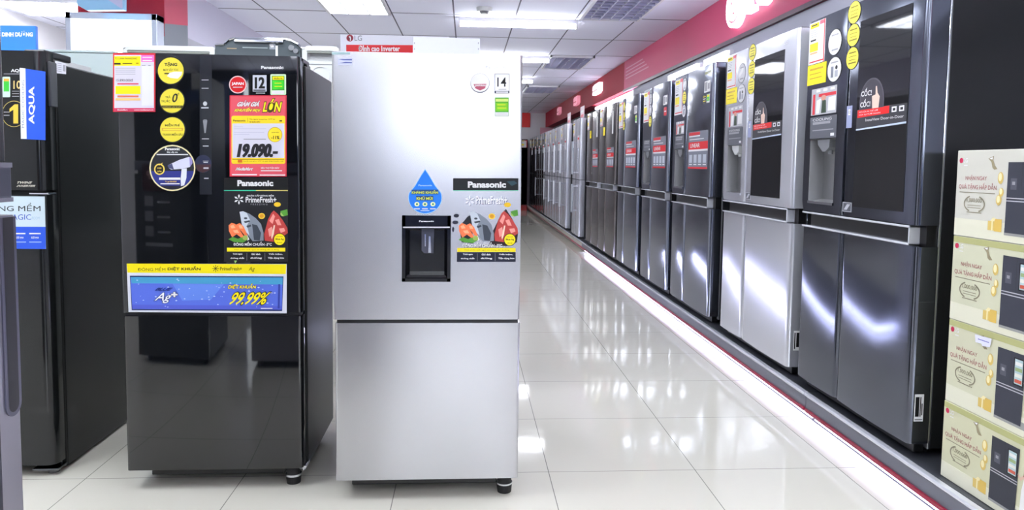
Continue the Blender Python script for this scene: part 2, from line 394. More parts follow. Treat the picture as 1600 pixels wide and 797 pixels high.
def far_sign(y, label, w2, glow):
    t = thing('illuminated_sign', label, 'sign', (2.16, y, 2.5), 'lit signs along the dark red fascia')
    bm = bmesh.new(); add_prism(bm, [(-y-w2, 2.42), (-y+w2*.6, 2.42), (-y+w2, 2.45), (-y+w2, 2.585), (-y-w2*.5, 2.585), (-y-w2, 2.56)], 0, .06, far.map)
    finish('light_box', bm, mat('sign_glow_%d' % int(glow*10), (255, 236, 250) if glow > 1 else (236, 150, 170), .5, 0, glow, .1), t)
    Decal(far, thick=.001, base=.06).poly([(-y-w2, 2.475), (-y+w2*.5, 2.475), (-y+w2*.5, 2.49), (-y-w2, 2.49)], REDF).build('slot', t)
far_sign(11.85, 'white glowing block sign on the dark red fascia, nearest of the far signs', .3, 1.4)
far_sign(14.1, 'small pinkish block sign on the dark red fascia, second of the far signs', .25, .5)
far_sign(16.8, 'tiny dim block sign at the far end of the dark red fascia', .2, .3)
d = Decal(fa, thick=.0006); FT = ink((226, 150, 176))
for k in range(4): d.rect(-9.85, 2.56-.045*k, -8.9+.1*k, 2.575-.045*k, FT)
o = d.build('wall_lettering'); tag(o, 'faint lines of small white lettering at the far end of the pink fascia', 'lettering')

# ------------------------------------------------------------------ display platforms
PLAT_G = mat('platform_grey', (112, 114, 126), .35, .3); TOPB = mat('platform_top', (52, 54, 60), .35)
LEDM = mat('led_strip_glow', (214, 216, 255), .4, 0, LED_E)
PT = .153
def platform(y0, y1, label, led=True):
    PLAT_G = mat('platform_grey', (112, 114, 126), .35, .3) if led else mat('platform_cream', (186, 182, 172), .4)
    t = thing('display_platform', label, 'platform', (2.0, (y0+y1)/2, 0), 'low platforms under the right-hand fridges')
    box('body', 1.645, XR-.002, y0, y1, .062, PT-.004, PLAT_G, t)
    box('top_board', 1.66, XR-.002, y0, y1, PT-.004, PT, TOPB, t)
    box('plinth', 1.70, XR-.002, y0, y1, .0005, .062, mat('plinth_dark', (60, 60, 70), .4) if led else PLAT_G, t)
    box('edge_trim', 1.632, 1.660, y0+.003, y1-.003, PT-.014, PT, TRIM, t, .004, 'polished metal edge trim')
    box('accent_strip', 1.636, 1.646, y0+.003, y1-.003, .060, .076, mat('accent_red', (150, 20, 52), .3), t, .001, 'dark red strip')
    if led:
        n = max(1, round((y1-y0)/1.2)); L = (y1-y0)/n
        for k in range(n): box('led_strip', 1.684, 1.7, y0+k*L+.012, y0+(k+1)*L-.012, .018, .052, LEDM, t, .003, 'glowing white LED strip')
platform(.35, 3.295, 'grey platform section with red strip under the big dark window fridge and the cartons')
platform(3.3, 10.1, 'grey platform section with glowing strip under the silver window fridge and the dark fridges beyond')
platform(10.105, 19.6, 'farthest platform section without glow under the small silver fridges', False)

# low island platform behind the silver fridge: its light shows in the doors across the aisle
t = thing('display_platform', 'low island platform with glowing edge behind the silver fridge, mirrored in the dark doors', 'platform', (-.27, 7.4, 0))
box('body', -.74, .21, 5.06, 9.8, .06, .13, PLAT_G, t, .004); box('plinth', -.70, .17, 5.10, 9.76, .0005, .06, mat('plinth_dark', (60, 60, 70), .4), t)
LED2 = mat('island_led_glow', (214, 216, 255), .4, 0, 14.0)
box('led_strip', -.70, .17, 5.08, 5.10, .018, .055, LED2, t, .003, 'glowing white LED strip')
for k in range(4): box('led_strip', .17, .19, 5.08+k*1.17, 5.08+(k+1)*1.17-.02, .018, .055, LED2, t, .003, 'glowing white LED strip')

# ================================================================== FRIDGES ON THE RIGHT
def energy(d, u0, v0, u1, v1):
    w2, h2 = u1-u0, v1-v0
    d.rect(u0, v0, u1, v1, W_).rect(u0+.06*w2, v0+.22*h2, u1-.06*w2, v1-.05*h2, GRN).rect(u0+.1*w2, v1-.3*h2, u1-.1*w2, v1-.1*h2, YEL)
    d.rect(u0+.3*w2, v0+.38*h2, u1-.15*w2, v0+.44*h2, YEL).rect(u0+.15*w2, v0+.07*h2, u1-.4*w2, v0+.12*h2, GREYP)
    return d
def price_sheet(fr, par, u0, v0, u1, v1):
    W2, H2 = u1-u0, v1-v0; g = lambda a, b: (u0+a*W2, v0+b*H2)
    d = Decal(fr, thick=.002).rect(u0, v0, u1, v1, W_)
    def R(a, b, c, e, m): d.rect(*g(a, b), *g(c, e), m)
    R(.06, .86, .62, .97, YEL); R(.66, .9, .97, .99, PINK); R(.06, .04, .97, .07, RED); R(.94, .0, 1, 1, RED); R(.06, .3, .6, .5, YEL); R(.1, .24, .56, .28, ink((236, 170, 120)))
    for k in range(4): R(.1, .8-.05*k, .55-.05*(k % 2), .81-.05*k, GREYP)
    R(.1, .55, .45, .59, K_); R(.15, .91, .5, .94, K_)
    return d.build('price_sheet', par, 'white price sheet with yellow blocks')
def disc_sticker(fr, par, cu, cv, ru, rv, kind, label):
    d = Decal(fr, thick=.0012)
    d.ell(cu, cv, ru, rv, K_)
    if kind == 'yellow':
        d.ell(cu, cv, ru*.92, rv*.94, YEL2)
        for k, (a, hh) in enumerate(((.55, .1), (.62, .05), (.5, .05), (.6, .1))): d.rect(cu-ru*a, cv+rv*(.42-.3*k), cu+ru*a, cv+rv*(.42-.3*k+hh*1.3), ink((120, 108, 20)))
    else:
        d.ell(cu, cv, ru*.92, rv*.94, ink((214, 214, 218)))
        d.rect(cu-ru*.5, cv+rv*.5, cu+ru*.5, cv+rv*.6, GREYP)
        if kind == 'blender':
            d.poly([(cu-ru*.45, cv-rv*.6), (cu-ru*.1, cv-rv*.6), (cu-ru*.1, cv+rv*.25), (cu-ru*.45, cv+rv*.25)], ink((120, 124, 136)))
            d.rect(cu+ru*.1, cv-rv*.6, cu+ru*.5, cv-rv*.1, ink((160, 162, 172))).ell(cu+ru*.3, cv+rv*.12, ru*.16, rv*.16, K_)
        else:
            d.poly([(cu-ru*.5, cv-rv*.35), (cu+ru*.3, cv+rv*.05), (cu+ru*.45, cv+rv*.45), (cu+ru*.15, cv+rv*.5), (cu-ru*.55, cv+rv*.0)], ink((240, 240, 240)))
            d.rect(cu-ru*.4, cv-rv*.62, cu+ru*.5, cv-rv*.5, GREYP)
    return d.build('round_sticker', par, label)
def feature_card(fr, par, u0, v0, u1, v1):
    W2, H2 = u1-u0, v1-v0; g = lambda a, b: (u0+a*W2, v0+b*H2)
    d = Decal(fr, thick=.001).rect(u0, v0, u1, v1, ink((176, 176, 182)))
    d.rect(*g(0.06, 0.02), *g(.16, .8), RED).rect(*g(.3, .66), *g(.98, .78), RED)
    d.poly([g(.2, .05), g(.34, .05), g(.4, .6), g(.22, .55)], W_).poly([g(.42, .05), g(.62, .05), g(.6, .5), g(.45, .62)], ink((40, 60, 40))).poly([g(.68, .1), g(.97, .1), g(.97, .62), g(.7, .6)], W_)
    d.ell(*g(.5, .62), .1*W2, .1*H2, ink((206, 150, 130)))
    for k in range(3): d.rect(*g(.2+.28*k, .86), *g(.36+.28*k, .95), W_)
    return d.build('feature_card', par, 'small picture card with a red heading')
def red_banner(fr, par, u0, v0, u1, v1):
    W2, H2 = u1-u0, v1-v0; g = lambda a, b: (u0+a*W2, v0+b*H2)
    d = Decal(fr, thick=.0012).rect(u0, v0, u1, v1, ink((120, 124, 136)))
    d.rect(*g(.0, .0), *g(1, .05), RED).rect(*g(0, .52), *g(1, .72), ink((216, 22, 34))).rect(*g(0, .47), *g(1, .52), W_).rect(*g(0.02, .90), *g(.6, .98), RED).rect(*g(.02, .86), *g(.6, .89), W_)
    d.text('LINEAR', *g(.1, .57), *g(.6, .68), W_, .02).rect(*g(.05, .78), *g(.8, .8), W_)
    for k in range(4): d.rect(*g(.06+.24*k, .16), *g(.22+.24*k, .38), ink((190, 196, 206))).rect(*g(.06+.24*k, .1), *g(.22+.24*k, .13), W_)
    return d.build('promo_banner', par, 'clear promotion banner with red stripes')
def window_banner(fr, par, s0, s1):
    D = lambda a: s0+(s1-s0)*a
    d = Decal(fr, thick=.0008, base=.0016)
    d.poly([(D(0), 1.395), (D(1), 1.405), (D(1), 1.484), (D(0), 1.482)], ink((52, 52, 58)))
    d.poly([(D(.02), 1.448), (D(.67), 1.453), (D(.67), 1.482), (D(.02), 1.480)], ink((222, 24, 24)))
    d.text('MỞ CỬA RA THẾ GIỚI', D(.05), 1.468, D(.45), 1.477, W_).text('CỦA SỰ TƯƠI NGON', D(.05), 1.455, D(.5), 1.464, W_)
    for a in (.72, .86): d.rect(D(a), 1.455, D(a+.09), 1.476, ink((225, 225, 230))).rect(D(a+.02), 1.46, D(a+.07), 1.47, K_)
    d.text('InstaView Door-in-Door', D(.2), 1.43, D(.95), 1.441, W_).poly([(D(0), 1.395), (D(1), 1.407), (D(1), 1.414), (D(0), 1.401)], ink((190, 205, 226)))
    return d.build('promo_banner', par, 'dark banner with a red block across the window')
def arch_sign(fr, par, u0, u1, v0, v1):
    n = 14; cu, ru = (u0+u1)/2, (u1-u0)/2
    P = [(u0, v0)] + [(u1, v0)] + [(cu+ru*math.cos(math.pi*k/n), v0+.03+(v1-v0-.03)*math.sin(math.pi*k/n)) for k in range(n+1)]
    d = Decal(fr, thick=.0012, base=.0016).poly(P, ink((74, 70, 82)))
    Q = [(cu+(a-cu)*.93, v0+(b-v0)*.95) for a, b in P]; d.poly(Q, ink((56, 52, 62)))
    w2 = u1-u0
    d.text('CỐC!', u0+.06*w2, v0+.055, u0+.5*w2, v0+.088, W_, .02).text('CỐC!', u0+.04*w2, v0+.01, u0+.46*w2, v0+.043, W_, .02)
    d.poly([(u0+.55*w2, v0+.0), (u0+.8*w2, v0+.0), (u0+.83*w2, v0+.045), (u0+.74*w2, v0+.06), (u0+.7*w2, v0+.088), (u0+.66*w2, v0+.088), (u0+.66*w2, v0+.055), (u0+.52*w2, v0+.05)], ink((226, 196, 180)))
    return d.build('arch_sticker', par, 'arched sticker with a knocking hand')

XF = 1.65
def tall_fridge(label, Ymax, Ymin, door, side, seam, kind, hinge=True, group='tall fridges on the platform'):
    """four-door fridge facing the aisle; s is measured from its far edge towards the camera"""
    w2 = Ymax-Ymin
    t = thing('refrigerator', label, 'fridge', (2.0, (Ymax+Ymin)/2, PT), group)
    f = Aisle(XF, Ymax)
    box('cabinet', XF+.094, XR-.03, Ymin+.004, Ymax-.004, PT+.03, 1.915, side, t, .004)
    box('cabinet_edge', XF+.086, XF+.094, Ymin+.002, Ymax-.002, PT+.03, 1.918, CHROME if kind == 'window' else GREY_PL, t, .002, 'bright front edge of the cabinet')
    for y in (Ymin+.08, Ymax-.08):
        for x in (XF+.13, XR-.12): foot(x, y, PT+.0005, PT+.032, .024, t)
    box('toe_grille', XF+.05, XF+.09, Ymin+.03, Ymax-.03, PT+.008, PT+.05, BLACK_PL, t, .003)
    zs, zt, zl, zb = 1.028, 1.938, .948, .205
    hole = (.062, 1.075, .298, 1.372) if kind in ('window', 'dispenser') and seam > .3 else ((.05, 1.075, seam-.05, 1.372) if kind in ('window', 'dispenser') else None)
    slab('door', f, .002, seam-.003, zs, zt, .084, door, t, hole, .065, DISP_GREY, vr=.02)
    slab('door', f, seam+.003, w2-.002, zs, zt, .084, door, t, vr=.02)
    slab('door', f, .002, seam-.003, zb, zl, .084, door, t, vr=.02, bow=.006)
    slab('door', f, seam+.003, w2-.002, zb, zl, .084, door, t, vr=.02, bow=.008)
    box('handle_recess', XF+.045, XF+.085, Ymin+.01, Ymax-.01, zl-.004, zs+.004, BLACK_PL, t)
    for z, nm in ((zs-.012, 0), (zl+.002, 1)):
        bm = bmesh.new(); add_box(bm, XF-.004, XF+.04, Ymin+.04, Ymax-.015, z, z+.008, .002); finish('handle_trim', bm, TRIM, t, None, False)
    bm = bmesh.new(); add_box(bm, XF-.004, XF+.04, Ymin+.04, Ymin+.046, zl+.002, zs-.004, .002); finish('handle_end', bm, TRIM, t)
    if hinge:
        for y in (Ymin+.01, Ymax-.09): box('hinge_cover', XF+.02, XF+.2, y, y+.08, 1.915, 1.945, GREY_PL if kind != 'window' else side, t, .006)
    if hole:
        a, _, b, _ = hole; c = (a+b)/2
        Decal(f, thick=.002).rect(a-.005, 1.374, b+.005, 1.476, ink((88, 90, 98))).rect(a+.02, 1.44, b-.05, 1.452, GREYP).rect(a+.02, 1.41, b-.02, 1.415, GREYP).rect(b-.045, 1.382, b-.012, 1.395, W_).text('COOLING', a+.02, 1.456, b-.04, 1.468, W_).build('control_label', t, 'grey control label')
        bm = bmesh.new(); q = [(c-.06, 1.368), (c+.055, 1.368), (c+.05, 1.33), (c+.02, 1.312), (c-.01, 1.312), (c-.055, 1.345)]
        add_prism(bm, q, -.062, -.006, f.map); add_cyl(bm, f.map(c+.02, 1.318, -.03), f.map(c+.02, 1.300, -.03), .012, n=12)
        finish('nozzle', bm, GREY_PL if door is not STEEL else WHITE_PL, t, 'ice and water nozzle')
        bm = bmesh.new(); add_prism(bm, [(a, 1.066), (b, 1.066), (b, 1.078), (a, 1.078)], -.06, .004, f.map); finish('drip_tray', bm, CHROME if door is not STEEL else STEEL, t)
    return t, f

SLIDE = 'window'
# --- 1: the big dark fridge with a black window
t, f = tall_fridge('big dark graphite fridge with a black window and CỐC! sticker, nearest on the right', 3.43, 2.52, GRAPHITE, SIDE_GREY, .375, 'window')
def window_front(t, f, w2, g0, g1):
    bm = bmesh.new(); add_prism(bm, [(g0, 1.072), (g1, 1.072), (g1, 1.852), (g0, 1.852)], -.01, .0015, f.map); finish('window', bm, BLACK_GLASS, t, 'black glass window')
    price_sheet(f, t, .012, 1.73, .164, 1.928)
    Decal(f, thick=.0016).rect(.008, 1.632, .186, 1.727, YEL).rect(.03, 1.70, .16, 1.71, ink((190, 150, 20))).rect(.03, 1.68, .14, 1.685, ink((190, 150, 20))).rect(.03, 1.66, .15, 1.665, ink((190, 150, 20))).build('price_card', t, 'yellow price card')
    disc_sticker(f, t, .256, 1.802, .062, .06, 'iron', 'white round gift sticker')
    disc_sticker(f, t, .261, 1.68, .065, .058, 'blender', 'white round gift sticker')
    for v in (1.902, 1.806, 1.708): disc_sticker(f, t, .411, v, .052, .049, 'yellow', 'yellow round sticker')
    feature_card(f, t, .058, 1.485, .292, 1.609)
    Decal(f, thick=.001).rect(.385, 1.41, .428, 1.505, ink((150, 156, 190))).rect(.398, 1.465, .415, 1.49, W_).text('10', .399, 1.47, .414, 1.485, K_).build('care_sticker', t, 'small pale sticker')
    Decal(f, thick=.001).rect(.384, 1.046, .458, 1.088, ink((150, 152, 160))).rect(.39, 1.05, .452, 1.084, ink((74, 76, 84))).poly([(.395, 1.055), (.42, 1.055), (.447, 1.08), (.42, 1.08)], ink((180, 182, 190))).build('square_sticker', t, 'square foil sticker')
    window_banner(f, t, g0+.004, g1-.004)
    arch_sign(f, t, g0+.022, g0+.2, 1.48, 1.605)
window_front(t, f, .91, .465, .822)
Decal(Front(2.522), thick=.001).rect(1.677, .292, 1.712, .395, W_).rect(1.68, .297, 1.709, .30, K_).rect(1.68, .31, 1.695, .385, K_).rect(1.698, .31, 1.702, .385, K_).rect(1.704, .315, 1.708, .36, K_).build('barcode_label', t, 'white barcode label')
# --- 2: the same in silver
t, f = tall_fridge('silver fridge with a black window, between two dark fridges, second from the right', 4.53, 3.545, STEEL, SIDE_GREY, .36, 'window')
window_front(t, f, .985, .455, .845)
Decal(Front(3.547), thick=.001).rect(1.69, .292, 1.73, .395, W_).rect(1.694, .30, 1.70, .385, K_).rect(1.705, .31, 1.72, .385, K_).build('barcode_label', t, 'white barcode label')
d = Decal(f, base=.002, thick=.0003); d.text('LG', .83, 1.875, .88, 1.9, GREYP).build('brand_lettering', t)
# --- 3 to 5: plain dark doors with red banners
def common(t, f, s, w2, sheet=True):
    if sheet: price_sheet(f, t, .03, 1.64, .03+min(.2, s-.1), 1.915)
    red_banner(f, t, s+.07, 1.22, w2-.07, 1.49)
    Decal(f, thick=.001).rect(w2-.18, 1.75, w2-.06, 1.828, W_).rect(w2-.17, 1.76, w2-.12, 1.82, GREYP).rect(w2-.11, 1.77, w2-.07, 1.81, GREYP).build('spec_label', t, 'white specification label')
t3, f3 = tall_fridge('dark blue-grey fridge with dispenser and red banner, right beside the silver window fridge', 5.69, 4.775, BLUESTEEL, SIDE_GREY, .345, 'dispenser')
common(t3, f3, .345, .915)
energy(Decal(f3, thick=.001), .79, 1.675, .85, 1.735).build('energy_label', t3, 'green energy label')
Decal(f3, thick=.001).rect(.71, 1.675, .78, 1.735, K_).rect(.72, 1.72, .77, 1.725, YEL).rect(.72, 1.705, .77, 1.71, W_).rect(.72, 1.69, .77, 1.695, YEL).build('warranty_sticker', t3, 'small black sticker')
for v, k in ((1.86, 'iron'), (1.76, 'yellow'), (1.66, 'blender')): disc_sticker(f3, t3, .275, v, .05, .05, k, None)
feature_card(f3, t3, .075, 1.485, .29, 1.585)
Decal(f3, thick=.001).text('inverter', .74, 1.872, .87, 1.9, ink((200, 200, 140)), .01).build('brand_lettering', t3)
t4, f4 = tall_fridge('dark fridge with dispenser and red banner, second dark one beyond the silver window fridge', 6.70, 5.825, BLUESTEEL, SIDE_GREY, .33, 'dispenser')
common(t4, f4, .33, .875)
for v, k in ((1.84, 'blender'), (1.74, 'iron'), (1.64, 'yellow')): disc_sticker(f4, t4, .27, v, .05, .05, k, None)
Decal(f4, thick=.001).rect(.72, 1.66, .80, 1.73, RED).rect(.73, 1.69, .79, 1.70, W_).build('warranty_sticker', t4, 'small red sticker')
t5, f5 = tall_fridge('dark fridge with red banner, third dark one beyond the silver window fridge', 7.80, 6.885, BLUESTEEL, SIDE_GREY, .33, 'plain')
common(t5, f5, .33, .915)
for v in (1.86, 1.76, 1.66): disc_sticker(f5, t5, .28, v, .045, .05, 'yellow', None)
energy(Decal(f5, thick=.001), .79, 1.66, .85, 1.735).build('energy_label', t5, 'green energy label')
# --- 6, 7: brownish pair
for (a, b, l) in ((8.92, 7.945, 'brownish dark steel fridge, nearer of the touching pair before the silver fridges'), (9.87, 8.93, 'brownish dark steel fridge, farther of the touching pair before the silver fridges')):
    t, f = tall_fridge(l, a, b, DARKSTEEL, SIDE_GREY, .42, 'plain'); w2 = a-b
    price_sheet(f, t, .04, 1.72, .2, 1.92); red_banner(f, t, .5, 1.22, w2-.08, 1.45)
    Decal(f, thick=.0012).rect(.24, 1.6, .36, 1.7, YEL).build('price_card', t, 'yellow price card')
    Decal(f, thick=.0012).rect(w2-.2, 1.6, w2-.13, 1.86, W_).build('spec_label', t, 'white specification label')
# --- 8 on: silver fridges with upright handles
def upright(label, Ymax, Ymin, door, side, hands=True, group='far fridges on the platform'):
    w2 = Ymax-Ymin; t = thing('refrigerator', label, 'fridge', (2.0, (Ymax+Ymin)/2, PT), group); f = Aisle(XF, Ymax)
    box('cabinet', XF+.086, XR-.03, Ymin+.004, Ymax-.004, PT+.0, 1.91, side, t, .004)
    m2 = w2*.48
    for a, b in ((.002, m2-.002), (m2+.002, w2-.002)):
        slab('door', f, a, b, PT+.03, 1.02, .08, door, t, vr=.012); slab('door', f, a, b, 1.03, 1.93, .08, door, t, vr=.012)
    if hands:
        for u in (m2-.06, m2+.06):
            for z0, z1 in ((.52, .95), (1.1, 1.6)):
                bm = bmesh.new(); add_cyl(bm, f.map(u, z0, .05), f.map(u, z1, .05), .011, n=10)
                for z in (z0+.03, z1-.03): add_cyl(bm, f.map(u, z, -.002), f.map(u, z, .05), .008, n=8)
                finish('door_handle', bm, CHROME, t)
    price_sheet(f, t, .05, 1.68, .22, 1.88)
    Decal(f, thick=.001).rect(m2+.12, 1.5, w2-.08, 1.68, ink((220, 220, 226))).rect(m2+.14, 1.62, w2-.1, 1.65, RED).build('promo_card', t, 'pale promotion card')
    return t
upright('slim silver fridge with tall black side, first one beyond the brownish pair', 11.2, 10.45, STEEL, SIDE_GREY)
upright('slim silver fridge with black side, second one beyond the brownish pair', 12.62, 11.87, STEEL, SIDE_GREY)
for k, (a, b, l) in enumerate(((13.52, 12.70, 'pale silver fridge, nearest of the three standing side by side'), (14.38, 13.55, 'pale silver fridge, middle of the three standing side by side'), (15.24, 14.41, 'pale silver fridge, farthest of the three standing side by side'))):
    upright(l, a, b, STEEL, GREY_PL)
for k, (a, b, l) in enumerate(((16.2, 15.32, 'black glass fridge far down the row, nearest of four black ones'), (17.1, 16.24, 'black glass fridge far down the row, second of four black ones'),
                               (18.0, 17.14, 'black glass fridge far down the row, third of four black ones'), (18.9, 18.04, 'black glass fridge at the very end of the row'))):
    upright(l, a, b, BLACK_GLASS, BLACK_SIDE, k == 1)
# display board with pink and white on top of the far silver fridges
for y, l in ((12.3, 'pink-white topper card standing on the second slim silver fridge'), (10.9, 'pink-white topper card standing on the first slim silver fridge')):
    fr = Aisle(1.72, y); d = Decal(fr, thick=.006); d.rect(.0, 1.931 if y > 20 else 1.912, .35, 2.12, ink((226, 196, 206))).rect(.05, 1.96, .3, 2.0, PINK).rect(.05, 2.03, .25, 2.06, W_)
    tag(d.build('topper_card'), l, 'sign', 'topper cards on the far fridges')
# end of the shop
t = thing('poster_panel', 'red poster panel high on the far end wall beside the silver fridge edge', 'panel', (1.6, YB-.02, 2.3))
box('board', 1.36, 1.74, YB-.03, YB-.002, 2.28, 2.68, mat('poster_red', (190, 8, 10), .4), t)
t = thing('poster_panel', 'pale pink panel on the far end wall below the fascia', 'panel', (2.3, YB-.02, 2.4))
box('board', 2.02, XR-.01, YB-.02, YB-.002, 1.96, 2.28, mat('poster_pink', (206, 150, 166), .5), t)
t = thing('refrigerator', 'dark maroon fridge against the far end wall beside the silver fridge edge', 'fridge', (1.4, 19.6, 0), 'far fridges on the platform')
box('cabinet', 1.1, 1.625, 19.35, 19.95, .14, 1.93, mat('maroon_glass', (58, 18, 24), .12), t, .006)
slab('door', Front(19.35), 1.1, 1.36, .16, 1.92, .04, mat('maroon_glass', (58, 18, 24), .12), t); slab('door', Front(19.35), 1.365, 1.625, .16, 1.92, .04, BLACK_GLASS, t)
box('base', 1.08, 1.625, 19.3, 19.95, .0005, .14, mat('base_red', (150, 16, 22), .4), t)
price_sheet(Front(19.30), t, 1.40, 1.7, 1.6, 1.9)

# ================================================================== CARTONS
LOGO_R = ink((192, 40, 78))
ZS = [PT+.001, .426, .717, 1.009, 1.301]
XB = 1.686
lab = ['cream printed carton with fridge picture, at the bottom of the four-high stack', 'cream printed carton with a torn paper label, second from the bottom',
       'cream printed carton just below the greyish top one, no paper label', 'greyish printed carton on top of the stack of four']
for k in range(4):
    z0, z1 = ZS[k], ZS[k+1]-.001; dx = (0, .002, .001, .0)[k]; XBk = XB+dx; H = z1-z0
    t = thing('carton', lab[k], 'box', (XBk+.2, 2.1, z0), 'printed cartons stacked on the platform')
    cream = ((206, 205, 172), (208, 207, 178), (206, 206, 178), (206, 204, 192))[k]
    CM = mat('carton_board_%s' % 'abcd'[k], cream, .45)
    box('carton_body', XBk, XBk+.46, 1.76, 2.372, z0, z1, CM, t, .002)
    fr = Aisle(XBk, 2.372, z0); pale = ink((224, 222, 200)); d = Decal(fr, thick=.0005); sh = H/.29
    d.rect(.002, .002, .61, .06*sh, pale)
    olive = ink((176, 176, 120))
    if k < 3: d.rect(.002, H-.022, .61, H-.002, olive)
    d.ell(.02, .256*sh, .009, .009, LOGO_R).text('LG', .031, .249*sh, .052, .264*sh, W_, .02).rect(.034, .238*sh, .052, .241*sh, W_)
    TX = ink((168, 108, 108)); TG = ink((140, 134, 112)); GOLD = ink((212, 184, 104)); GOLD2 = ink((236, 224, 172))
    d.text('NHẬN NGAY', .045, .187*sh, .145, .208*sh, TX, .012).text('QUÀ TẶNG HẤP DẪN', .015, .157*sh, .19, .183*sh, TX, .012)
    d.rect(.02, .148*sh, .185, .1505*sh, TG)
    d.text('1,000,000', .058, .115*sh, .128, .131*sh, TG, .012).rect(.062, .106*sh, .125, .108*sh, TG).rect(.062, .098*sh, .125, .100*sh, TG).rect(.06, .082*sh, .13, .085*sh, TG)
    for sx in (-1, 1):
        n = 9; pts = [(.0935+sx*(.05*math.cos(a)), .112*sh+.03*math.sin(a)) for a in [math.radians(-62+124*i/n) for i in range(n+1)]] + [(.0935+sx*(.045*math.cos(a)), .112*sh+.025*math.sin(a)) for a in [math.radians(62-124*i/n) for i in range(n+1)]]
        d.poly(pts, TG)
    # ribbon, balloons and gifts
    d.poly([(.148, .262*sh), (.172, .27*sh), (.17, .256*sh), (.178, .24*sh), (.19, .228*sh), (.176, .226*sh), (.168, .232*sh), (.162, .25*sh)], ink((150, 140, 110))).poly([(.152, .262*sh), (.168, .266*sh), (.165, .258*sh)], W_)
    for (u, v, ru, rv) in ((.206, .2, .012, .019), (.212, .155, .01, .014), (.203, .13, .012, .017)): d.ell(u, v*sh, ru, rv, GOLD).ell(u-.002, v*sh+.003, ru*.6, rv*.7, GOLD2)
    d.rect(.162, .032, .2, .062, GOLD).rect(.178, .032, .184, .062, GOLD2).rect(.19, .03, .222, .07, ink((214, 180, 90))).poly([(.172, .062), (.184, .074), (.196, .072), (.19, .062)], GOLD2)
    # pictured fridge
    FD = ink((58, 60, 70)) if k else ink((52, 54, 62)); FDK = ink((24, 24, 28))
    d.rect(.234, .022, .362, .045, ink((150, 150, 146)))
    d.poly([(.235, .03), (.345, .03), (.352, .25*sh), (.236, .25*sh)], FD)
    d.rect(.236, .128*sh, .35, .131*sh, ink((190, 190, 196))).rect(.236, .137*sh, .35, .140*sh, ink((190, 190, 196))).rect(.294, .14*sh, .2945, .25*sh, FDK)
    d.rect(.25, .165*sh, .275, .2*sh, ink((84, 86, 96))).rect(.256, .18*sh, .268, .19*sh, GREYP)
    d.rect(.305, .15*sh, .345, .235*sh, FDK).rect(.309, .154*sh, .341, .231*sh, ink((176, 198, 200)))
    for a in range(4): d.rect(.311, (.158+.018*a)*sh, .339, (.169+.018*a)*sh, ink(((196, 90, 70), (220, 220, 210), (150, 170, 120), (226, 226, 222))[a]))
    if k < 3:
        # pictured woman in a white dress
        d.poly([(.362, .03), (.42, .03), (.412, .12*sh), (.404, .17*sh), (.376, .17*sh), (.366, .12*sh)], ink((232, 230, 228)))
        d.poly([(.376, .165*sh), (.362, .150*sh), (.35, .16*sh), (.348, .168*sh), (.362, .162*sh), (.374, .176*sh)], ink((222, 186, 166)))
        d.ell(.390, .195*sh, .014, .024*sh, ink((46, 30, 28))).poly([(.374, .2*sh), (.406, .2*sh), (.41, .165*sh), (.372, .168*sh)], ink((46, 30, 28))).ell(.387, .196*sh, .0085, .013*sh, ink((230, 198, 178)))
    d.build('printed_face', t)
    if k == 1:
        Decal(Aisle(XBk-.006, 2.372, z0), thick=.0006, base=-.0015).poly([(.135, H-.025), (.21, H-.022), (.205, H-.05), (.172, H-.055), (.166, H-.048), (.14, H-.05)], ink((222, 222, 244))).rect(.15, H-.038, .2, H-.035, ink((120, 120, 190))).build('shipping_label', t, 'torn white paper label')

# ================================================================== BLACK FRIDGE
YB2 = 2.682
t = thing('refrigerator', 'black glass fridge covered in stickers and price tags, left of the silver fridge', 'fridge', (-.935, 2.95, 0))
fr = Front(YB2)
box('cabinet', -1.258, -.606, YB2+.062, 3.27, .055, 1.592, BLACK_SIDE, t, .006)
slab('door', fr, -1.262, -.612, .672, 1.616, .055, BLACK_GLASS, t, vr=.012, label='tall upper door')
slab('door', fr, -1.258, -.612, .075, .658, .055, BLACK_GLASS, t, vr=.012, label='lower freezer door')
box('door_gap_trim', -1.255, -.615, YB2+.012, YB2+.062, .652, .678, mat('gap_dark_chrome', (70, 70, 74), .25, .8), t)
box('gasket', -1.245, -.62, YB2+.054, YB2+.063, .09, 1.59, RUBBER, t)
bm = bmesh.new(); add_cyl(bm, (-.658, YB2+.05, 0), (-.658, YB2+.05, .03), .026, .029, 20); add_cyl(bm, (-.658, YB2+.05, .03), (-.658, YB2+.05, .038), .03, .03, 20, 1)
add_cyl(bm, (-.658, YB2+.05, .038), (-.658, YB2+.05, .075), .026, .026, 20)
finish('foot', bm, [RUBBER, CHROME], t)
foot(-1.2, YB2+.2, 0, .056, .024, t)
bm = bmesh.new(); add_cyl(bm, (-1.2, 3.2, 0), (-1.2, 3.2, .06), .024, n=16); finish('foot', bm, RUBBER, t)
bm = bmesh.new(); add_cyl(bm, (-.67, 3.2, 0), (-.67, 3.2, .06), .024, n=16); finish('foot', bm, RUBBER, t)
box('toe_grille', -1.19, -.69, YB2+.05, YB2+.1, .035, .075, BLACK_PL, t, .004)
bm = bmesh.new(); add_box(bm, -.70, -.612, YB2+.02, YB2+.16, 1.60, 1.618, .004); add_box(bm, -.64, -.61, YB2+.11, YB2+.17, 1.585, 1.603, .003); finish('hinge_cover', bm, BLACK_PL, t)
bm = bmesh.new(); add_box(bm, -.635, -.605, YB2+.03, YB2+.09, .06, .074, .003); add_cyl(bm, (-.62, YB2+.045, .05), (-.62, YB2+.045, .085), .007, n=10); finish('lower_hinge', bm, CHROME, t)
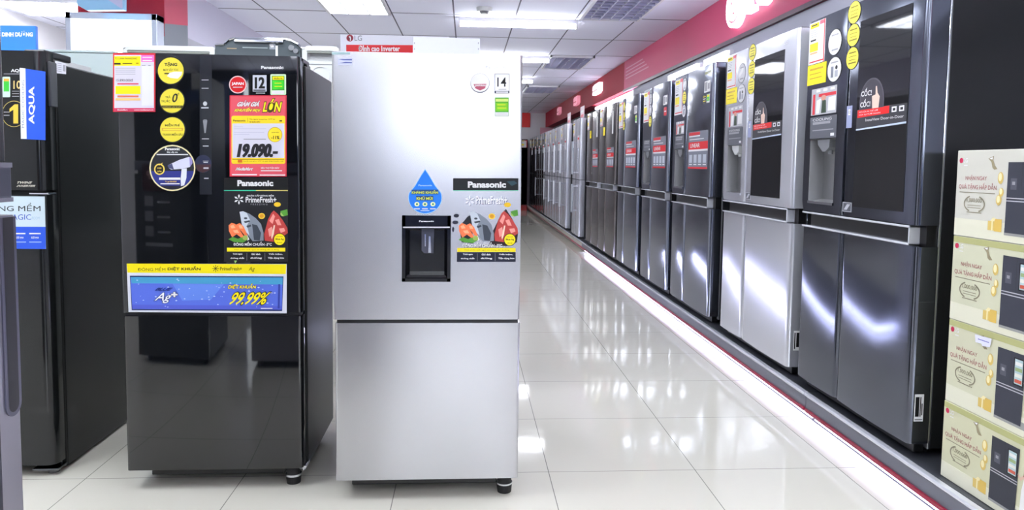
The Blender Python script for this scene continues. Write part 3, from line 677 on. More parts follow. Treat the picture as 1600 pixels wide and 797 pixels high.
# --- stickers, coordinates read off the photograph on the door's own plane
def S(**k): return Decal(fr, True, **k)
d = S(thick=.002).rect(177, 175, 243, 83, RED).rect(179, 172, 241, 86, ink((216, 212, 226)))
d.rect(179, 103, 220, 88, YEL).rect(221, 97, 241, 86, ink((226, 110, 190))).rect(223, 90.5, 238, 89, W_).rect(223, 95.5, 238, 94, W_)
d.text('TỦ LẠNH PANASONIC', 180, 93.5, 215, 89.5, K_, .01).rect(179, 101, 189, 98.5, K_).rect(192, 100, 207, 98.8, K_).rect(213, 100, 217, 98, ink((180, 150, 0)))
for y in (107, 110, 113, 116.5): d.rect(181, y, 212, y-.6, GREYP)
d.text('15.890.000đ', 182, 127.5, 208, 123.5, ink((90, 90, 96)), .01).rect(184, 132.3, 217, 130, PINK).rect(181, 147, 220, 134.5, YEL).rect(184, 152, 217, 149.4, ink((226, 120, 90))).rect(181, 157, 220, 153.5, ink((246, 196, 120)))
d.rect(222, 103, 228, 102, GREYP).rect(232, 104, 236, 102, GREYP).rect(222, 110.5, 237, 109.7, GREYP).rect(222, 165, 240, 103.2, ink((226, 226, 240))).rect(179, 174, 243, 169, ink((206, 60, 96))).text('MediaMart', 184, 173, 200, 170.5, W_, .01).text('www.mediamart.vn', 210, 173, 240, 170.5, W_, .01)
d.build('price_sheet', t, 'white and yellow price sheet with a red rim')
YK = ink((226, 210, 62)); OL = ink((70, 62, 12))
d = S().ell(267, 110.5, 21.6, 22.3, K_).ell(267, 110.5, 20.2, 20.6, YK).text('TẶNG', 257, 104.5, 277, 97, K_, .05).text('MÁY SẤY TÓC', 255.5, 111, 279, 105.8, OL, .01).rect(257, 116, 270, 114, OL).poly([(261, 119), (265, 114), (272, 112), (285, 112), (284, 117), (278, 123), (267, 122)], ink((230, 230, 220))).build('round_sticker', t, 'yellow round sticker reading TẶNG')
d = S().ell(269, 157.5, 20.4, 20.4, K_).ell(269, 157.5, 18.9, 18.9, YK).text('0', 268, 160, 279, 146, K_, .02, .25).text('đ', 277, 149, 280, 145, K_, .01).text('TRẢ', 258.5, 153.5, 266.5, 149.3, OL, .02).text('TRƯỚC', 252, 160, 266, 155.5, OL, .02)
d.poly([(252, 165), (286, 165), (284, 169), (254, 169)], K_).text('KHÔNG LÃI SUẤT', 254, 168, 284, 165.6, YK).build('round_sticker', t, 'yellow round sticker with a big zero')
d = S().ell(270, 203, 20.6, 20.6, K_).ell(269.5, 202.5, 19.2, 19.2, YK).text('MIỄN PHÍ', 258, 197.5, 281, 192.5, OL, .03).rect(253, 204.5, 286, 200, ink((206, 160, 60))).rect(255, 203.5, 284, 201, YK).text('TRANH MIỀN SÂU', 254, 212, 286, 207, OL, .02).build('round_sticker', t, 'yellow round sticker reading MIỄN PHÍ')
# hair-dryer sticker
d = S().ell(269.5, 262.5, 36.6, 36.8, K_).ell(269.5, 262.5, 35.9, 36, ink((232, 220, 170))).ell(269.5, 262.5, 33.9, 34, ink((34, 36, 42)))
n = 20; lower = [(269.5+33.9*math.cos(a), 262.5+34*math.sin(a)) for a in [math.radians(8+164*i/n) for i in range(n+1)]]
d.poly(lower, ink((44, 52, 128))).poly([(269.5+33.9*math.cos(a), 262.5+34*math.sin(a)) for a in [math.radians(55+70*i/n) for i in range(n+1)]], ink((28, 28, 44)))
d.text('Panasonic', 258, 235, 281, 230.5, W_, .04).text('Máy sấy tóc', 261, 239.5, 278, 236, W_, .02).rect(245, 242.3, 294, 240.8, W_)
d.poly([(262, 258.5), (280, 250), (296, 245), (300, 247), (301, 255), (297, 261), (284, 264), (268, 265), (264, 263)], ink((206, 208, 226))).poly([(262, 258.5), (269, 255.5), (272, 264.8), (264, 263)], ink((70, 74, 110))).poly([(296, 245), (300, 247), (301, 255), (297, 261)], ink((150, 140, 196)))
d.poly([(284, 264), (292, 263), (291.5, 278), (288, 289.5), (283, 291), (282.5, 280)], ink((216, 220, 232)))
d.ell(249.3, 264.5, 8.3, 8.8, ink((236, 206, 92))).ell(249.3, 264.5, 6.3, 6.8, ink((30, 26, 20))).text('100', 246, 264, 252.5, 261.5, ink((236, 206, 92)), .02).text('GIẢM', 246, 269, 252.5, 266, ink((236, 206, 92)), .02).poly([(244, 255.5), (249, 257.5), (255, 254), (253, 256.6), (249, 258.5)], ink((236, 206, 92)))
d.rect(249, 281, 282, 277.5, W_).text('Trị giá 500.000đ', 258, 285.5, 276, 282.5, ink((246, 206, 60)), .01).rect(251, 288, 281, 286.3, W_).build('gift_sticker', t, 'round gift sticker with a hair dryer')
# touch panel strip in the middle
d = S(thick=.0003).rect(312, 304, 331, 87, mat('touch_strip', (40, 42, 48), .06)); TP = ink((190, 192, 196))
for y in (124.5, 137.5): d.rect(315, y+1, 326, y, TP)
d.ell(320.5, 162, 3.2, 3.4, TP).rect(314.5, 169.5, 326, 167.5, TP).poly([(317, 188), (324, 188), (321.5, 208), (319.5, 208)], ink((130, 132, 138))).rect(318, 187.5, 323, 187, TP).rect(315.5, 217.5, 326.5, 216.5, TP).rect(317, 229, 326, 227.5, TP).rect(317, 252, 326, 251.3, TP).rect(318, 254.5, 325, 252.8, TP).rect(318, 264, 326, 261.5, TP).rect(319, 279.5, 326, 277.8, TP)
d.build('touch_panel', t, 'grey strip of touch controls')
d = S(thick=.0004).ell(317.5, 256, 13, 14, ink((34, 40, 66))).poly([(305, 257), (330, 257), (327, 266), (317, 270), (308, 266)], ink((64, 36, 40))).build('control_sticker', t, 'dim round sticker behind the controls')
# top right corner
S(thick=.0003).text('Panasonic', 408, 108, 443, 103, W_, .04).build('brand_lettering', t)
d = S().ell(371.6, 132.3, 13.8, 13.8, ink((232, 196, 196))).ell(371.6, 132.3, 12.2, 12.2, ink((204, 16, 26))).text('JAPAN', 362, 134, 381, 128.5, W_, .05).rect(364, 137, 379, 135.8, W_).build('round_sticker', t, 'red round sticker reading JAPAN')
d = S().rect(395, 143, 416.5, 117.5, ink((200, 204, 216))).text('12', 398, 138.5, 413, 120.5, K_, .03).text('12', 399, 138.5, 414, 120.5, K_, .03).rect(396, 142, 415, 140, ink((70, 70, 78))).build('warranty_sticker', t, 'pale sticker with the number 12')
S(thick=.0003).rect(400, 146, 414, 145, W_).build('lettering', t)
d = S().rect(422.5, 148.5, 447, 116, ink((206, 232, 196)), 2).rect(425, 141, 444.5, 118.5, ink((40, 150, 40))).rect(426, 124.8, 443.5, 119.5, YEL).rect(426, 139.5, 443.5, 126, ink((60, 206, 40))).rect(429, 130.5, 440, 129.6, YEL).rect(429, 135.5, 441, 134.6, YEL).rect(425, 147, 444, 141.8, W_).text('NHÃN NL', 428, 123.8, 442, 120.8, OL, .02).build('energy_label', t, 'green energy label')
# red price board
d = S(thick=.002).rect(359, 276, 448, 149, ink((204, 40, 60))).rect(360.5, 274.5, 446.5, 150.5, ink((220, 84, 98)))
d.text('GIẢM GIÁ', 369.5, 166.5, 409, 157, W_, .05, .12, ink((150, 30, 70)), .06).text('KHUYẾN MẠI', 365.5, 175.5, 409, 168, ink((240, 220, 60)), .05, .1, OL, .05).text('LỚN', 410.5, 175, 442, 154.5, ink((250, 232, 30)), .03, .14, OL, .06)
d.rect(362, 256, 446, 181, ink((250, 214, 40)), 3).rect(363.5, 246.8, 444.5, 193, ink((214, 212, 226)))
d.text('Panasonic', 364.5, 190, 384, 187, K_, .03).rect(387, 191, 387.4, 184, OL).text('Tủ lạnh Inverter 377 lít', 390, 187.8, 430, 185.4, K_, .01).text('NR-BX421GPKV', 390, 191.8, 407, 189.5, K_, .01).rect(437, 190, 441, 187.8, OL)
for y in (198.5, 201.5, 207.5, 210.5): d.rect(366, y, 366+(14, 50, 47, 24)[(198.5, 201.5, 207.5, 210.5).index(y)], y-.6, ink((170, 170, 196)))
d.ell(430, 210.5, 11.4, 11.8, ink((190, 150, 30))).ell(430, 210.5, 10.6, 11, ink((250, 220, 50))).text('GIẢM ĐẾN', 424.5, 208, 436, 205.8, K_, .02).text('-11%', 424, 217.5, 437, 212.3, K_, .03).rect(381, 218.2, 416, 217, GREYP)
for k in (-1, -.5, 0, .5, 1): d.text('19.090.-', 371+k, 246, 436+k, 224.5, ink((34, 34, 40)), .03, .06)
d.rect(363.5, 249.5, 444.5, 248.8, OL).text('Giá đã bao gồm VAT và quà tặng khuyến mại', 380, 253, 443, 250.5, OL, .0).rect(372, 254, 379, 249.8, ink((214, 110, 30)))
d.text('MediaMart', 368, 266.5, 397, 261.5, W_, .04, .1).text('SIÊU THỊ ĐIỆN MÁY', 408, 264.5, 437, 260.5, W_, .02).rect(408, 267.5, 441, 266, W_).rect(363, 274, 402, 272, W_).rect(406, 274.5, 446, 272.8, W_)
d.build('price_board', t, 'red price board reading 19.090')
def fish_poster(S, par, light, x0, y0, sx=1.0, sy=1.0, dx=None):
    P = lambda x, y: (x0+(x-350)*sx, y0+(y-278)*sy)
    PP = lambda L: [P(*q) for q in L]
    def T(d, s, a, b, c, e, *r): p, q = P(a, b), P(c, e); d.text(s, p[0], p[1], q[0], q[1], *r)
    def Rr(d, a, b, c, e, m): p, q = P(a, b), P(c, e); d.rect(p[0], p[1], q[0], q[1], m)
    ORG = ink((238, 122, 74)); ORG2 = ink((246, 172, 130)); MEAT = ink((186, 64, 60)); MEAT2 = ink((232, 150, 140)); FG = ink((128, 136, 148)); FG2 = ink((196, 204, 214)); FD = ink((60, 66, 76)); LF = ink((84, 150, 54))
    d = S(thick=.0008)
    if light: d.poly(PP([(348.5, 298), (348.5, 277.6), (450.8, 277.6), (450.8, 298)]), ink((225, 228, 236)))
    if not light:
        d.rect(*P(350, 409), *P(450, 278), ink((28, 29, 34)))
        Rr(d, 350, 297, 450, 278.5, ink((14, 14, 17))); Rr(d, 350, 298.4, 400, 297, ink((60, 190, 150))); Rr(d, 400, 298.4, 450, 297, ink((214, 200, 110)))
        T(d, 'Panasonic', 371, 291, 427, 281.5, W_, .045)
    else:
        d.rect(*P(348.5, 297), *P(450.5, 278), ink((18, 20, 26))); Rr(d, 348.5, 297.8, 450.5, 296.8, ink((110, 200, 170)))
        T(d, 'Panasonic', 371.5, 293, 431, 283, W_, .045)
        d.poly(PP([(432, 283), (444, 282), (449, 286), (440, 290)]), ink((40, 70, 80)))
    IC = W_ if not light else ink((244, 244, 250)); o2 = ink((150, 154, 172)) if light else None
    cx, cy, R2 = (373.5, 311.5, 8.2) if not light else (374.5, 313, 8.6)
    if light:
        for k in range(6):
            a = math.pi/6+math.pi/3*k; ux, uy = math.cos(a), math.sin(a)
            d.poly(PP([(cx+.8+ux*1.2, cy+.8+uy*1.2), (cx+.8+ux*5.5-uy*1.5, cy+.8+uy*5.5+ux*1.5), (cx+.8+ux*R2, cy+.8+uy*R2), (cx+.8+ux*5.5+uy*1.5, cy+.8+uy*5.5-ux*1.5)]), ink((128, 132, 152)))
    for k in range(6):
        a = math.pi/6+math.pi/3*k; ux, uy = math.cos(a), math.sin(a)
        d.poly(PP([(cx+ux*1.2, cy+uy*1.2), (cx+ux*5.5-uy*1.5, cy+uy*5.5+ux*1.5), (cx+ux*R2, cy+uy*R2), (cx+ux*5.5+uy*1.5, cy+uy*5.5-ux*1.5)]), IC)
    if not light: T(d, 'NGĂN CẤP ĐÔNG MỀM', 386, 307, 428, 303.8, W_, .03)
    if not light: T(d, 'PrimeFresh+', 384, 316.5, 432, 307.8, W_, .02); T(d, 'F R E E Z I N G', 392, 320.5, 418, 318, GREYP, .0)
    else: d.text('PrimeFresh+', *P(384.7, 319.2), *P(433.7, 306.7), ink((96, 100, 126)), .03).text('PrimeFresh+', *P(384, 318.5), *P(433, 306), IC, .02)
    # fruit, fish, shrimp, meat and greens
    d.ell(*P(433.5, 319.5), 5.4*sx, 3.6*sy, ink((232, 190, 40))).ell(*P(409, 337.5), 5.2*sx, 4.6*sy, ink((238, 196, 60))).ell(*P(409, 337.5), 3.4*sx, 3*sy, ink((214, 150, 30)))
    if light:
        for q in ((353.5, 336.5, 4.2, 2.8), (352, 347, 4.6, 2.8), (348.5, 358, 1.6, 4)): d.ell(*P(q[0], q[1]), q[2]*sx, q[3]*sy, ink((36, 38, 56)))
        d.poly(PP([(358, 354), (371, 338), (375, 336), (378, 345), (380, 380), (362, 378)]), ink((28, 30, 40)))
        d.poly(PP([(410, 362), (424, 334), (431, 326), (440, 340), (450, 362), (448, 378), (432, 384), (405, 382)]), ink((40, 24, 30)))
        d.ell(*P(374, 365), 2, 2, ink((28, 30, 40)))
    d.poly(PP([(374.5, 331), (380, 330), (390, 334), (400, 341), (408, 350), (412, 364), (412, 376), (395, 377), (388, 368), (379, 352)]), FG)
    d.poly(PP([(374.5, 331), (380, 330), (386, 333), (391, 344), (386, 352), (390, 368), (384, 362), (378, 350)]), FG2).poly(PP([(394, 350), (402, 352), (408, 364), (406, 376), (397, 375)]), FD)
    d.ell(*P(384, 341), 2.6*sx, 1.6*sy, FD).poly(PP([(381, 346), (390, 344), (391, 346.5), (383, 348.5)]), FD).poly(PP([(385, 353), (392, 351), (393, 353.5), (387, 356)]), FD).poly(PP([(386, 366), (390, 374), (387, 376), (384, 368)]), W_)
    d.poly(PP([(357.5, 352), (362, 348), (368, 350), (374, 358), (381, 369), (378, 372), (370, 366), (363, 371), (358, 361)]), ORG).poly(PP([(369, 351), (375, 348.5), (381, 354), (387, 367), (384, 370), (378, 362), (372, 356)]), ORG)
    for q in ([(360, 353), (365, 351), (368, 356), (362, 357)], [(364, 360), (371, 359), (374, 364), (367, 364)], [(373, 352), (378, 352), (380, 357), (375, 357)]): d.poly(PP(q), ORG2)
    d.poly(PP([(413, 366), (419, 343), (424, 333), (428, 329), (434, 334), (442, 344), (449, 356), (450, 364), (443, 369), (430, 378), (414, 376)]), MEAT)
    for q in ([(421, 345), (427, 334), (430, 338), (426, 350)], [(430, 344), (436, 342), (440, 352), (434, 352)], [(419, 358), (425, 354), (428, 366), (421, 370)], [(436, 357), (444, 356), (446, 361), (439, 364)]): d.poly(PP(q), MEAT2)
    d.poly(PP([(428, 352), (430, 352), (428, 366), (425, 374), (424, 370)]), ink((240, 214, 190)))
    d.poly(PP([(357, 374), (364, 370), (372, 373), (380, 370), (388, 374), (380, 379), (366, 378)]), LF).ell(*P(383.5, 371.5), 4.2*sx, 3.8*sy, ink((160, 180, 90))).ell(*P(442.5, 334), 4.2*sx, 4*sy, ink((150, 180, 90))).poly(PP([(438, 330), (449, 327), (450, 336), (444, 338)]), LF)
    d.ell(*P(437, 374), 9.6*sx, 9.8*sy, K_).ell(*P(437, 374), 8.6*sx, 8.8*sy, ink((248, 226, 20))); T(d, 'CÔNG NGHỆ', 432, 370.5, 442, 368.5, OL, .01); T(d, 'Blue Ag', 431, 375.5, 443.5, 372.3, K_, .03); T(d, 'diệt khuẩn', 433, 380.3, 441, 378, OL, .01)
    if light: d.text('ĐÔNG MỀM CHUẨN -3°C', *P(363.7, 386.6), *P(425.7, 378.6), ink((70, 74, 92)), .03).text('ĐÔNG MỀM CHUẨN -3°C', *P(363, 386), *P(425, 378), W_, .03)
    else: T(d, 'ĐÔNG MỀM CHUẨN -3°C', 365, 384, 425, 377.5, W_, .03)
    Rr(d, 355, 393, 446, 387, ink((246, 222, 24))); T(d, 'Thực phẩm tươi ngon mà không cần rã đông', 366, 391.3, 436, 388.8, OL, .0)
    if light: Rr(d, 354.5, 408.5, 446, 393.6, ink((24, 28, 48)))
    for (a, b, c, e) in (('Tươi ngon', 364, 379, 0), ('Giữ dinh', 393, 407, 0), ('Tiết kiệm,', 420, 442, 0)): T(d, a, b, 398.5, c, 395.5, W_, .04)
    for (a, b, c, e) in (('dưỡng chất', 360.5, 382, 0), ('dưỡng', 391.5, 409.5, 0), ('Tiện dụng hơn', 419, 444, 0)): T(d, a, b, 405, c, 401.5, W_, .04)
    for u in (386, 414): Rr(d, u, 407, u+.4, 395, GREYP)
    if not light: d.poly(PP([(366, 407), (371, 407), (368, 411.5)]), ink((150, 200, 110)))
    return d.build('poster', par, 'food poster with fish, shrimp and meat')
fish_poster(S, t, False, 350, 278)
# long blue sticker
d = S().poly([(198, 412), (448, 412.5), (448, 489.5), (201, 487.5)], ink((218, 220, 230)))
d.poly([(198, 411.8), (447.5, 413), (446.5, 428.3), (199.5, 426)], ink((240, 222, 10)))
d.text('ĐÔNG MỀM', 215.5, 423.3, 258.5, 416.5, OL, .0).text('DIỆT KHUẨN', 262, 423.5, 313.5, 415.8, K_, .03)
for k in range(4):
    a = math.pi/4*k; d.poly([(337+5.5*math.cos(a)+.4*math.sin(a), 419.6+5.5*math.sin(a)-.4*math.cos(a)), (337+5.5*math.cos(a)-.4*math.sin(a), 419.6+5.5*math.sin(a)+.4*math.cos(a)), (337-5.5*math.cos(a)-.4*math.sin(a), 419.6-5.5*math.sin(a)+.4*math.cos(a)), (337-5.5*math.cos(a)+.4*math.sin(a), 419.6-5.5*math.sin(a)-.4*math.cos(a))], OL)
d.text('PrimeFresh+', 344, 422.6, 378, 417.3, OL, .01).text('Ag', 388, 424.8, 399, 417, OL, .0, .2)
d.poly([(203, 430.8), (443, 432), (441, 486), (206, 484.6)], ink((26, 44, 100))).poly([(204, 433), (442, 434), (440.5, 483.8), (207, 482.8)], ink((88, 112, 216))).poly([(204.5, 432.8), (442, 433.6), (441.6, 444.5), (206, 442.5)], ink((70, 154, 196)))
d.poly([(270, 443.5), (350, 444), (330, 468), (285, 470)], ink((100, 136, 226))).poly([(206.5, 476), (441, 478), (440.6, 483.5), (207, 482.5)], ink((84, 96, 204))).poly([(435, 444), (438, 444), (437, 482), (434, 482)], ink((50, 66, 160)))
random.seed(3)
for k in range(46):
    x, y = random.uniform(210, 434), random.uniform(435, 480); r = random.uniform(.5, 1.3); d.poly([(x-1.6*r, y), (x, y-r), (x+1.6*r, y), (x, y+.8*r)], ink((186, 204, 244)))
d.text('BLUE', 242, 454, 271, 449.4, ink((28, 50, 130)), .05, .2).text('Ag', 239.5, 473.5, 272, 457, ink((240, 244, 250)), .01, .3, ink((30, 40, 100)), .04).text('+', 268, 464, 278, 456, W_, .05, .0, ink((30, 40, 100)), .04)
d.text('DIỆT KHUẨN', 356.5, 452, 401.5, 443, YEL, .02, .05, ink((40, 44, 30)), .05).text('99.99%', 356, 476, 424, 456.5, YEL, .02, .16, ink((26, 28, 40)), .05).text('*', 422, 460, 427, 456.5, W_, .03).rect(408, 482.3, 426, 481, W_)
d.build('long_sticker', t, 'wide blue sticker with a yellow top reading DIỆT KHUẨN 99.99%')

# ================================================================== SILVER FRIDGE
YS = 2.577
t = thing('refrigerator', 'silver fridge with a black water dispenser and a blue drop sticker, standing at the centre', 'fridge', (-.14, 2.9, 0))
fr = Front(YS)
box('cabinet', -.468, .188, YS+.062, 3.2, .055, 1.60, mat('dark_grey_side', (60, 62, 68), .35, .3), t, .006)
dp0, dp1 = fr.px(628, 440), fr.px(704.5, 337)
slab('door', fr, -.478, .195, .668, 1.622, .055, SILVER, t, hole=(dp0[0]+.012, dp0[1]+.012, dp1[0]-.012, dp1[1]-.046), depth=.048, hm=mat('dispenser_black', (14, 15, 20), .12), vr=.010, label='tall upper door')
slab('door', fr, -.470, .197, .072, .655, .055, SILVER, t, vr=.010, label='lower freezer door')
box('door_gap_trim', -.465, .19, YS+.01, YS+.06, .648, .675, mat('gap_black', (24, 24, 28), .3), t)
box('gasket', -.455, .18, YS+.054, YS+.063, .09, 1.59, RUBBER, t)
bx = [.150, -.42]
for x in bx:
    bm = bmesh.new(); add_cyl(bm, (x, YS+.05, 0), (x, YS+.05, .032), .026, .029, 20); add_cyl(bm, (x, YS+.05, .032), (x, YS+.05, .038), .03, .03, 20, 1); add_cyl(bm, (x, YS+.05, .038), (x, YS+.05, .075), .026, .026, 20)
    if x > 0: finish('foot', bm, [RUBBER, CHROME], t)
    else: bm.free()
for x, y in ((-.41, YS+.2), (-.41, 3.13), (.13, 3.13)):
    bm = bmesh.new(); add_cyl(bm, (x, y, 0), (x, y, .06), .024, n=16); finish('foot', bm, RUBBER, t)
box('toe_grille', -.42, .12, YS+.05, YS+.1, .032, .07, BLACK_PL, t, .004)
bm = bmesh.new(); add_box(bm, .1, .192, YS+.03, YS+.16, 1.598, 1.622, .004); finish('hinge_cover', bm, GREY_PL, t)
# dispenser
bm = bmesh.new(); a0, b0, a1, b1 = dp0[0], dp0[1], dp1[0], dp1[1]
DM = mat('dispenser_gloss', (16, 17, 24), .08)
for q in ([(a0, b0), (a1, b0), (a1, b0+.012), (a0, b0+.012)], [(a0, b0), (a0+.012, b0), (a0+.012, b1), (a0, b1)], [(a1-.012, b0), (a1, b0), (a1, b1), (a1-.012, b1)], [(a0, b1-.048), (a1, b1-.048), (a1, b1), (a0, b1)]): add_prism(bm, q, 0, .004, fr.map)
fme = finish('dispenser_frame', bm, DM, t, 'black dispenser frame')
d = Decal(fr, True, base=.004, thick=.0004); d.rect(630, 356, 703, 354, ink((214, 216, 226))).text('Panasonic', 655, 346.8, 678, 344.2, W_, .03).build('dispenser_lettering', fme)
bm = bmesh.new(); q0, q1 = fr.px(658, 397), fr.px(678, 359)
add_prism(bm, [(q0[0], q0[1]+.01), (q0[0]+.01, q0[1]), (q1[0]-.002, q0[1]), (q1[0], q1[1]), (q0[0], q1[1])], -.047, -.022, fr.map)
finish('dispenser_lever', bm, mat('lever_plastic', (70, 72, 84), .12), t)
bm = bmesh.new(); c0 = fr.px(671, 396); c1 = fr.px(671, 370); add_prism(bm, [(c0[0]-.005, c0[1]), (c0[0]+.005, c0[1]), (c1[0]+.003, c1[1]), (c1[0]-.003, c1[1])], -.022, -.017, fr.map)
c0 = fr.px(664, 386); c1 = fr.px(664, 367); add_prism(bm, [(c0[0]-.002, c0[1]), (c0[0]+.002, c0[1]), (c1[0]+.002, c1[1]), (c1[0]-.002, c1[1])], -.022, -.019, fr.map)
finish('lever_spout', bm, CHROME, t)
bm = bmesh.new(); c0 = fr.px(634, 434); c1 = fr.px(698, 430); add_prism(bm, [c0, (c1[0], c0[1]), (c1[0]-.006, c1[1]), (c0[0]+.006, c1[1])], -.046, -.004, fr.map); finish('drip_tray', bm, DM, t)
# drop sticker
d = S(thick=.0008); cxd, cyd = 664.3, 309
def drop(k):
    P = [(cxd, cyd-45*k)]
    P += [(cxd+6*k, cyd-36*k), (cxd+16*k, cyd-19*k)]
    P += [(cxd+26.3*k*math.cos(a), cyd+25*k*math.sin(a)) for a in [math.radians(-18+216*i/22) for i in range(23)]]
    P += [(cxd-16*k, cyd-19*k), (cxd-6*k, cyd-36*k)]
    return P
d.poly(drop(1.0), ink((150, 196, 240))).poly(drop(.965), ink((30, 122, 226)))
d.text('Panasonic', 654, 291, 675, 288.3, ink((180, 214, 250)), .02).rect(643, 303.6, 685, 296.4, ink((28, 70, 120))).text('KHÁNG KHUẨN', 643.5, 302.8, 684.5, 297, ink((214, 224, 60)), .03).rect(650, 313.2, 677, 306, ink((28, 70, 120))).text('KHỬ MÙI', 651, 312.4, 676, 306.8, ink((214, 224, 60)), .03)
for x in (651.5, 664, 676.5): d.ell(x, 319, 3.9, 3.4, ink((226, 236, 180))).ell(x, 319, 1.8, 1.6, ink((70, 140, 110))).rect(x-4.5, 327, x+4.5, 325.6, W_)
d.rect(657, 329.6, 671, 328.8, W_).build('drop_sticker', t, 'blue water-drop sticker')
fish_poster(S, t, True, 709.5, 278.5, 1.0, 1.0)
# small stickers at the top
S(thick=.0003).text('Panasonic', 759, 107, 791, 102.5, ink((214, 214, 222)), .02).build('brand_lettering', t)
S().ell(750, 129.8, 15.2, 15.6, ink((96, 96, 108))).ell(750, 129.2, 14.6, 14.6, ink((246, 246, 250))).poly([(740, 131.5), (760, 131), (758, 138), (750, 141.5), (742.5, 138)], ink((190, 90, 112))).text('JAPAN', 741.5, 136, 758.5, 132, W_, .04).build('round_sticker', t, 'white round sticker')
S().rect(772.5, 146, 796, 115, ink((120, 122, 140))).rect(773.3, 145.2, 795.2, 115.8, ink((246, 246, 250))).text('14', 777, 135.5, 791, 121, K_, .01).rect(773, 146, 796, 142, ink((40, 42, 70))).rect(775, 145, 794, 143, W_).rect(779, 140, 791, 139, GREYP).build('warranty_sticker', t, 'white sticker with the number 14')
S().rect(773.2, 182, 795, 152, ink((150, 190, 150))).rect(773.8, 175, 794.6, 153, ink((80, 170, 40))).rect(774.5, 158.8, 794, 154.5, ink((206, 226, 120))).rect(775, 173, 793.6, 161, ink((126, 206, 30))).rect(777, 164.5, 790, 163, ink((220, 230, 40))).rect(777, 169.5, 791, 168, ink((220, 230, 40))).rect(773.8, 181.4, 794.4, 175.6, W_).build('energy_label', t, 'green energy label')
S().rect(528, 102, 550.5, 90.5, ink((214, 218, 240))).poly([(528.5, 92.5), (550, 92), (550, 94.5), (536, 94.3)], ink((96, 106, 170))).poly([(529, 99), (550, 98.8), (550, 97.2), (540, 96.6)], ink((96, 106, 170))).build('brand_tag', t, 'small blue and white tag')
S().rect(518.5, 85.3, 547, 81.5, ink((176, 206, 208))).build('tape', t, 'strip of pale green tape')

# ================================================================== FRIDGE WITH BLUE STRIP (left)
YA = 2.81
t = thing('refrigerator', 'black two-door fridge with an upright blue strip at the left, its dark side showing', 'fridge', (-1.9, 3.1, 0))
fr = Front(YA)
AQG = mat('black_gloss_door', (24, 26, 27), .12, 0, 0, .5)
box('cabinet', -2.22, -1.58, YA+.075, 3.44, .012, 1.60, BLACK_SIDE, t, .006)
slab('door', fr, -2.22, -1.585, 1.113, 1.634, .068, AQG, t, vr=.035, label='upper freezer door')
slab('door', fr, -2.22, -1.585, .045, 1.095, .068, AQG, t, vr=.035, label='lower door')
box('door_gap_trim', -2.2, -1.60, YA+.02, YA+.07, 1.09, 1.118, RUBBER, t)
bm = bmesh.new(); add_box(bm, -1.66, -1.588, YA+.015, YA+.07, 1.096, 1.104, .002); finish('middle_hinge', bm, CHROME, t)
bm = bmesh.new(); add_box(bm, -1.68, -1.583, YA+.01, YA+.11, .018, .028, .003); add_cyl(bm, (-1.62, YA+.05, 0), (-1.62, YA+.05, .02), .02, n=16); add_cyl(bm, (-1.605, YA+.07, .028), (-1.605, YA+.07, .05), .008, n=10); finish('lower_hinge', bm, mat('dark_chrome', (110, 112, 116), .15, 1), t)
for x, y in ((-2.15, YA+.09), (-2.15, 3.38), (-1.64, 3.38)): foot(x, y, 0, .02, .022, t)
box('hinge_cover', -1.665, -1.588, YA+.02, YA+.2, 1.615, 1.642, BLACK_PL, t, .005); 
bm = bmesh.new(); add_box(bm, -1.60, -1.575, YA+.03, YA+.074, 1.43, 1.60, .004); finish('hinge_bracket', bm, mat('bracket_grey', (64, 66, 70), .4), t, 'grey hinge bracket')
d = Decal(fr, True, thick=.0012); d.poly([(31, 106), (71, 112), (71, 219), (33, 217)], ink((42, 88, 216))).poly([(31, 106), (40, 107), (42, 217), (33, 217)], ink((224, 228, 236)))
def vtext(d, body, x0, x1, y0, y1, m, bold):     # words running upwards
    V, F = text_tris(body, bold); xs = [v[0] for v in V]; ys = [v[1] for v in V]; vs = []
    for x, y in V: vs.append(d.bm.verts.new(d.fr.map(*d.uv((x0+(x1-x0)*(1-(y-min(ys))/(max(ys)-min(ys))) if x0 > x1 else x0+(x1-x0)*(1-(y-min(ys))/(max(ys)-min(ys))), y0+(y1-y0)*(x-min(xs))/(max(xs)-min(xs)))), d.h)))
    k = d.mi(m)
    for q in F: d.bm.faces.new([vs[i] for i in q]).material_index = k
    d.h += d.step
vtext(d, 'AQUA', 45, 55.5, 194, 135, W_, .03); vtext(d, 'MAGIC COOLING', 34.5, 38, 200, 125, ink((130, 134, 150)), .0)
d.build('blue_strip', t, 'upright blue strip with white letters')
d = Decal(fr, True, thick=.0003); d.text('AQUA', 17, 113.5, 42, 108, W_, .02).rect(6, 116, 30, 115, GREYP).build('brand_lettering', t)
Decal(fr, True).rect(4, 152, 16, 120, ink((196, 220, 206)), 1.5).rect(6, 143, 14.5, 123, GRN).rect(6, 127, 14.5, 123, ink((230, 170, 60))).build('energy_label', t, 'green energy label')
d = Decal(fr, True, thick=.0005); d.text('10', 21, 139, 33, 126, ink((214, 190, 120)), .02).rect(19, 143, 30, 142, GREYP).rect(19, 147, 30, 146, GREYP).rect(19, 151, 30, 150, GREYP).build('warranty_sticker', t)
d = Decal(fr, True, thick=.0005); d.ell(22, 178, 19, 20.5, ink((190, 170, 90))).ell(22, 178, 18.2, 19.7, ink((22, 23, 24))).poly([(15, 170), (23, 163), (28.5, 163), (28.5, 193), (21, 193), (21, 171.5), (15, 175)], ink((226, 190, 66))).rect(6, 176, 15, 174.5, GREYP).rect(6, 181, 15, 179.5, GREYP).build('round_sticker', t, 'gold number one sticker')
d = Decal(fr, True, thick=.0003); d.text('TWINS', 25, 287, 51, 283.5, ink((200, 196, 180)), .03, .1).text('INVERTER', 25.5, 292, 57, 289, ink((200, 196, 180)), .02, .1).build('lettering', t)
